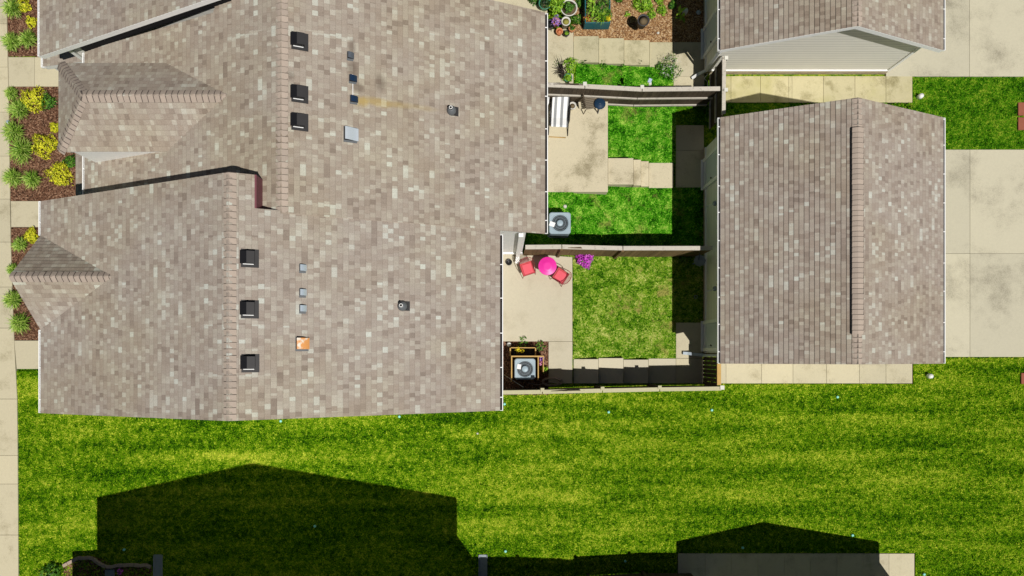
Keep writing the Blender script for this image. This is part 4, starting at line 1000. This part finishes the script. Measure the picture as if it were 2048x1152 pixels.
# AC units
def ac_unit(label, px, py, zb, s_=.78, hh=.8, rz=0):
    p = P(px, py, zb+hh); r = empty('air_conditioner', (p.x, p.y, zb), label, 'air conditioner', 'air conditioner units', rz)
    a = s_/2; rc = .09
    ring = []
    for (cx_, cy_, st) in ((a-rc,a-rc,0),(-a+rc,a-rc,90),(-a+rc,-a+rc,180),(a-rc,-a+rc,270)):
        for k in range(6): w = R(st+k*18); ring.append((cx_+rc*math.cos(w), cy_+rc*math.sin(w)))
        e0 = ring[-1]; w = R(st+90); L2 = s_-2*rc
        for k in range(1, 8): ring.append((e0[0]-math.sin(w)*0+math.cos(R(st+180))*L2*k/8, e0[1]+math.sin(R(st+180))*L2*k/8))
    MB().prism(ring, .0, .06).build('base', M['ac'], r)
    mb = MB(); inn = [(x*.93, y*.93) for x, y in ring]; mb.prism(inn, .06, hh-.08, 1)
    for i in range(13):
        z = .1+i*.05
        for k in range(0, len(ring)):
            q, q2 = ring[k], ring[(k+1) % len(ring)]; mb.add([(q[0]*.985,q[1]*.985,z),(q2[0]*.985,q2[1]*.985,z),(q2[0]*.985,q2[1]*.985,z+.03),(q[0]*.985,q[1]*.985,z+.03)], [(0,1,2,3)], 0)
    mb.build('louvered_side', [M['ac'], M['ac_dark']], r)
    # top plate with a round hole
    mb = MB(); n = len(ring); rh = a*.76
    ang = [math.atan2(y, x) for x, y in ring]; hole = [(rh*math.cos(w), rh*math.sin(w)) for w in ang]
    vs = [(x,y,hh-.08) for x,y in ring]+[(x*.985,y*.985,hh-.015) for x,y in ring]+[(x*.93,y*.93,hh) for x,y in ring]+[(x,y,hh-.005) for x,y in hole]+[(x,y,hh-.12) for x,y in hole]
    fs = []
    for b in range(4):
        for k in range(n): fs.append((b*n+k, b*n+(k+1) % n, (b+1)*n+(k+1) % n, (b+1)*n+k))
    mb.add(vs, fs, 0, sm=False); mb.build('top_cover', M['ac'], r, bevel=0)
    MB().lathe([(0,hh-.2),(rh,hh-.2)], (0,0,0), 0, 32).build('fan_well', M['steel_grey'], r)
    for i in range(3):
        w = i*2.094+.6; mb = MB(); c = Matrix.Rotation(w, 4, 'Z')
        mb.add([(.08,-.05,hh-.12),(rh*.78,-.20,hh-.10),(rh*.9,-.02,hh-.12),(rh*.82,.17,hh-.14),(.08,.05,hh-.14)], [(0,1,2,3,4)], 0, M=c); mb.build('fan_blade', M['blade'], r)
    mb = MB()
    for i in range(36):
        w = i*2*math.pi/36; mb.tube([(.1*math.cos(w),.1*math.sin(w),hh+.012),(rh*1.01*math.cos(w),rh*1.01*math.sin(w),hh-.004)], .0022, 0, 4)
    for q in (.18,.25,.3): mb.tube([(q*math.cos(i*.262),q*math.sin(i*.262),hh+.004) for i in range(24)], .003, 0, 4, close=True)
    mb.build('grille', M['ac'], r)
    MB().lathe([(.105,hh-.02),(.105,hh+.012),(.08,hh+.024),(0,hh+.026)], (0,0,0), 0, 24).build('hub', M['ac'], r)
    return r
a1 = ac_unit('grey air conditioner standing on the grass by the house corner', 1120, 446, .64, .72, .85)
MB().box((-.32,-.2,.862),(-.14,-.05,.866), M=Matrix.Rotation(R(-20),4,'Z')).build('sticker', M['label'], a1)
a2 = ac_unit('grey air conditioner boxed in by cedar planks', 1050, 738, .66, .70, .8)
MB().box((-.27,-.03,.812),(-.14,.13,.816), M=Matrix.Rotation(R(-8),4,'Z')).build('sticker', M['label'], a2)
# cedar surround
p = P(1050,738,1.5); sr = empty('cedar_surround', (p.x,p.y,.66), 'cedar plank box and planter around the lower air conditioner', 'wooden screen')
def board(a, b, nm='plank'): MB().box(a, b).build(nm, M['cedar'], sr, bevel=.003)
for z in (.02,.22,.42,.62):
    board((-.45,-.42,z),(-.425,.40,z+.185)); board((.425,-.36,z),(.45,.40,z+.185)); board((-.45,.40,z),(.62,.425,z+.185))
board((-.46,.395,.81),(.63,.44,.835),'cap'); board((-.46,-.42,.81),(-.42,.395,.835),'cap'); board((.42,-.36,.81),(.455,.395,.835),'cap')
for x in (-.5, .35): board((x,.43,.0),(x+.04,.72,.42),'trough_side')
board((-.5,.69,.0),(.39,.72,.42),'trough_front'); board((.6,-.1,.0),(.63,.40,.7),'trough_side')
MB().box((-.45,.44,.1),(.34,.68,.2)).build('soil', M['rubber'], sr)
def flw(px, py, z, r, n, mat, label): mb = MB(); foliage(mb, (0,0,0), r, r, r, n, .035); return tag(mb.build('flower', M[mat], loc=P(px,py,z)), label, 'flower')
flw(1036,700,1.05,.09,50,'fl_yellow','left yellow flower in the cedar trough'); flw(1044,702,1.05,.07,40,'fl_yellow','right yellow flower in the cedar trough')
flw(1083,716,1.3,.09,50,'fl_purple','purple flowers beside the boxed air conditioner'); flw(1083,726,1.2,.08,40,'fl_pink','pink flowers just below the purple ones')
bush(1088, 739, 7, 'small lime plant at the corner of the dark slab', 'lf_lime', 130, .04, name='leafy_plant', cat='plant', z=.66, h=1)
# hose
mb = MB(); pts = []
for i in range(120):
    t_ = i/119; w = t_*6.28*3.2; pts.append((.36*math.cos(w)*(1-.25*t_)+.03*math.sin(w*2.3), .15*math.sin(w)*(1-.3*t_)+.01*i/119, .02+.05*t_))
mb.tube(pts, .017, 0, 6); mb.tube([(.0,.0,.02),(-.5,-.1,.02),(-.8,-.03,.03)], .012, 0, 6)
p = P(1104,764,.68); tag(mb.build('garden_hose', M['hose'], loc=(p.x,p.y,.66)), 'brown garden hose loosely coiled at the foot of the lowest fence', 'hose')
mb = MB(); mb.tube([(0,0,.5),(.2,-.15,.05),(.75,-.5,.02)], .012); tag(mb.build('cable', M['label'], loc=P(1003,745,.66)), 'pale thin pipe leading from the wall to the boxed air conditioner', 'cable')
# bistro set
p = P(1095, 532, 1.38); bt = empty('bistro_table', (p.x,p.y,.66), 'hot pink round metal bistro table', 'table')
R_ = .305; MB().lathe([(R_-.02,.68),(R_,.695),(R_,.715),(R_-.012,.722),(R_*.62,.714),(R_*.60,.719),(R_*.3,.719),(0,.719)], (0,0,0), 0, 48).build('table_top', M['pinktable'], bt)
for i in range(4): w = i*1.571+.4; MB().tube([(.2*math.cos(w),.2*math.sin(w),.69),(.08*math.cos(w),.08*math.sin(w),.35),(.24*math.cos(w),.24*math.sin(w),0)], .012).build('leg', M['redmetal'], bt)
MB().tube([(.08*math.cos(i*.524),.08*math.sin(i*.524),.35) for i in range(12)], .008, close=True).build('ring', M['redmetal'], bt)
def bistro_chair(label, px, py, rz):
    p = P(px, py, 1.1); c = empty('bistro_chair', (p.x,p.y,.66), label, 'chair', 'pink metal bistro chairs', rz)
    a = .215
    mb = MB(); mb.box((-a,-a,.43),(a,a,.445)); mb.build('seat', M['coral_d'], c, bevel=.01)
    MB().box((-a*.72,-a*.72,.447),(a*.72,a*.78,.47)).build('cushion', M['coral'], c, bevel=.012)
    MB().tube([(-a,-a,.45),(a,-a,.45),(a,a,.45),(-a,a,.45)], .011, close=True).build('seat_frame', M['redmetal'], c)
    # back: curved top rail and rods, behind the seat (-y)
    ar = [(-.24,-.12,.80),(-.22,-.24,.82),(-.12,-.31,.84),(0,-.33,.85),(.12,-.31,.84),(.22,-.24,.82),(.24,-.12,.80)]
    k = MB().tube(ar, .011); k.tube([(-.24,-.12,.80),(-.23,.12,.67),(-.21,.2,.44)], .011); k.tube([(.24,-.12,.80),(.23,.12,.67),(.21,.2,.44)], .011); k.build('back_frame', M['redmetal'], c)
    rods = MB()
    for i in range(11):
        t_ = i/10; x = -.23+.46*t_; y = -.33+ (abs(t_-.5)*2)**2*.12; rods.tube([(x*.9,-a,.45),(x,y,.84-(abs(t_-.5)*2)**2*.03)], .009, 0, 5)
    rods.build('back_rods', M['coral_rod'], c)
    for x in (-.2,.2):
        for y in (-.2,.2): MB().tube([(x,y,.44),(x*1.15,y*1.15,0)], .011).build('leg', M['redmetal'], c)
    return c
bistro_chair('coral metal chair left of the pink table, near the downspout', 1055, 537, R(198))
bistro_chair('coral metal chair below right of the pink table', 1121, 552, R(57))
# magenta flowers
p = G(1168,519,0); o = empty('magenta_flower_plant', p, 'magenta flowering plant in front of the middle fence', 'plant')
mb = MB(); foliage(mb, (0,0,.1), .2,.2,.3, 160, .045); mb.build('foliage', M['lf_green'], o); mb = MB(); foliage(mb, (0,0,.16), .30,.30,.36, 560, .045, 0, .35); mb.build('flowers', M['fl_magenta'], o)
# small white things
def cap_(px, py, r, mat, label, name='round_cover', h=.05, group=None, cat='round cover'):
    p = G(px, py, 0); o = MB().lathe([(r,-.02),(r,h*.6),(r*.85,h),(0,h*1.08)], (0,0,0), 0, 20).build(name, M[mat], loc=(p.x,p.y,p.z+.02)); return tag(o, label, cat, group)
cap_(1837,195,.085,'white_pl','white round cap in the grass between the driveways', h=.2); cap_(1856,752,.085,'white_pl','white round cap in the lawn right of the lower walkway', h=.2)
cap_(1369,26,.09,'label','round white cap in the shaded mulch of the top garden', h=.2)
cap_(1018,689,.075,'white_pl','round white cap in the mulch under the lower patio', h=.15)
for px, py, w in ((562,842,'just under the lower house roof ridge'),(799,833,'just under the lower house roof right of its middle'),(1009,808,'below the lower house gutter corner'),
    (1217,824,'below the middle of the lowest fence'),(1423,820,'below the corner post of the fence'),(1674,794,'below the lower walkway'),(1011,1102,'at the left end of the fence shadow'),
    (1704,1070,'on the edge of the small gabled shadow'),(1485,1095,'inside the small gabled shadow'),(1847,1148,'at the bottom edge right of the slabs'),(630,1052,'inside the large gabled shadow'),(249,1099,'above the curved stone edging'),(1250,1122,'in the shade under the fence shadow line')):
    cap_(px, py, .045, 'aqua', 'pale turquoise sprinkler head '+w, 'sprinkler_head', .05, 'sprinkler heads in the lawn', 'sprinkler')
cap_(19,245,.06,'paleblue','pale blue round cap at the sidewalk edge of the front bed', h=.08)
mb = MB(); foliage(mb,(0,0,0),.01,.01,.01,1,.01); 
def rock(px, py, r, mat, label, name='rock', z=None):
    mb = MB(); n = 10; vs = [(0,0,r*.8)]
    for lv, (rr, z_) in enumerate(((.7,.6),(1,.15),(.9,-.2))):
        for j in range(n): w = j*6.283/n; k = rr*r*random.uniform(.8,1.15); vs.append((k*math.cos(w), k*math.sin(w)*.85, z_*r))
    fs = [(0,1+j,1+(j+1) % n) for j in range(n)]
    for lv in range(2): fs += [(1+lv*n+j,1+(lv+1)*n+j,1+(lv+1)*n+(j+1) % n,1+lv*n+(j+1) % n) for j in range(n)]
    mb.add(vs, fs); p = G(px, py, .02) if z is None else P(px,py,z); return tag(mb.build(name, M[mat], loc=p), label, name)
rock(1130,413,.075,'rock','pale rock in the grass above the air conditioner')
rock(955,867,.04,'rock','tiny pale stone in the lawn below the lower house')
rock(1316,66,.05,'rock','pale stone in the orange mulch')
# brick lids at the right edge
def lid(px0,py0,px1,py1,label):
    a, b = P(px0,py1,.04), P(px1,py0,.04); tag(MB().box((a.x,a.y,-.02),(b.x,b.y,.06)).build('utility_lid', M['brickred'], bevel=.01), label, 'utility lid', 'red brown lids at the right edge')
lid(2036,205,2075,231,'upper of the two red brown lids at the right edge'); lid(2036,235,2075,260,'lower of the two red brown lids at the right edge'); lid(2042,746,2080,768,'red brown lid at the right edge beside the big lawn')
# bird house lamp on the fence post
p = P(1299,165,2.2); o = empty('solar_lamp', p, 'pale blue lamp fixed on the second post of the long fence', 'lamp')
MB().box((-.07,-.02,-.02),(.04,.12,.05), M=Matrix.Rotation(R(-25),4,'Z')).build('head', M['paleblue'], o, bevel=.01); MB().box((-.02,-.08,-.05),(.06,.0,.03)).build('bracket', M['cap_w'], o)
# blue solar stake
p = G(1394,30,.0); o = empty('garden_stake', p, 'blue and white garden stake in the shaded mulch by the garage', 'garden ornament')
MB().lathe([(.0,.32),(.09,.2),(.06,.18),(.0,.18)], (0,0,0), 0, 6).build('head', M['paleblue'], o); MB().tube([(0,0,.2),(-.04,.1,0)], .01).build('stick', M['label'], o)
# satellite dish
p = P(1400,521,.95); o = empty('satellite_dish', (p.x,p.y,0), 'grey octagonal dish by the garage wall in the shade', 'satellite dish')
MB().lathe([(.0,.86),(.1,.865),(.18,.885),(.205,.91),(.205,.93),(.17,.90),(0,.88)], (0,0,0), 0, 8, sm=False).build('dish', M['dish'], o, bevel=.004)
MB().tube([(0,0,0),(0,0,.87)], .025).build('pole', M['dish'], o); MB().tube([(-.02,.02,.88),(-.03,.25,1.0)], .012).build('arm', M['navy'], o)
mb = MB().tube([(.055*math.cos(i*.524),.055*math.sin(i*.524),.05) for i in range(12)], .012, close=True); tag(mb.build('plastic_ring', M['dish'], loc=G(1391,594,0)), 'small grey ring lying in the garage shade', 'ring')
mb = MB().tube([(0,.0,.02),(.12,-.14,.02),(.0,-.3,.02),(.12,-.42,.02),(.12,-.75,.02)], .012); tag(mb.build('white_cord', M['label'], loc=P(1408,140,.06)), 'thin white zigzag cord on the slab beside the side fence', 'cord')
# stone edging in the lower left
eg = [(128,1131),(137,1126),(147,1121),(157,1115),(167,1116),(178,1114),(188,1117),(196,1124),(205,1129),(214,1133),(225,1133),(236,1130),(248,1130),(259,1129),(270,1129),(281,1131),(292,1129),(303,1134)]
for i, ((a, b), (c, d)) in enumerate(zip(eg, eg[1:])):
    u, v = G(a, b), G(c, d); ang = math.atan2(v.y-u.y, v.x-u.x); L_ = (v-u).length
    o = MB().box((-L_/2+.004,-.055,-.03),(L_/2-.004,.055,.09)).build('edging_block', M['stone'], bevel=.012); o.location = (u+v)/2; o.rotation_euler = (0,0,ang)
    tag(o, 'brown stone block of the curved flower bed edging', 'stone block', 'blocks of the curved bed edging')
    w_ = ['first','second','third','fourth','fifth','sixth','seventh','eighth','ninth','tenth','eleventh','twelfth','thirteenth','fourteenth','fifteenth','sixteenth','seventeenth'][i]
    o['label'] = w_ + ' brown stone block from the sunlit left end of the curved edging'
p = G(240,1143,.2); tag((lambda m_: (foliage(m_, (0,0,0), .08,.12,.1, 60, .035), m_.build('flower', M['fl_magenta'], loc=p))[1])(MB()), 'magenta flower in the shaded bed at the bottom', 'flower')
def splash(px, py0, py1, label, w=.13, rz=0):
    p = G(px, (py0+py1)/2, .0); L_ = (py1-py0)*.0171/2; mb = MB(); mb.box((-w,-L_,.0),(w,L_,.03)); mb.box((-w-.02,-L_,.0),(-w,L_,.08)); mb.box((w,-L_,.0),(w+.02,L_,.08))
    o = mb.build('splash_block', M['dish'], bevel=.005); o.location = p; o.rotation_euler = (0,0,rz); return tag(o, label, 'splash block', 'drain splash blocks in the shade')
splash(317,1109,1165,'long grey splash block at the bottom of the large shadow'); splash(221,1139,1165,'short grey splash block behind the stone edging'); splash(966,1109,1160,'grey splash block at the left end of the fence shadow')
# fence of the neighbours: its top edge throws the straight shadow
q0, q1 = (-1.0,-7.66), (6.6,-7.68)
fence('neighbouring fence just below the frame that throws the straight shadow', q0, q1, .6, 0, -1, [.05,2.0,3.95,5.9], True, 'plank', 'rail', group='weathered board fences')
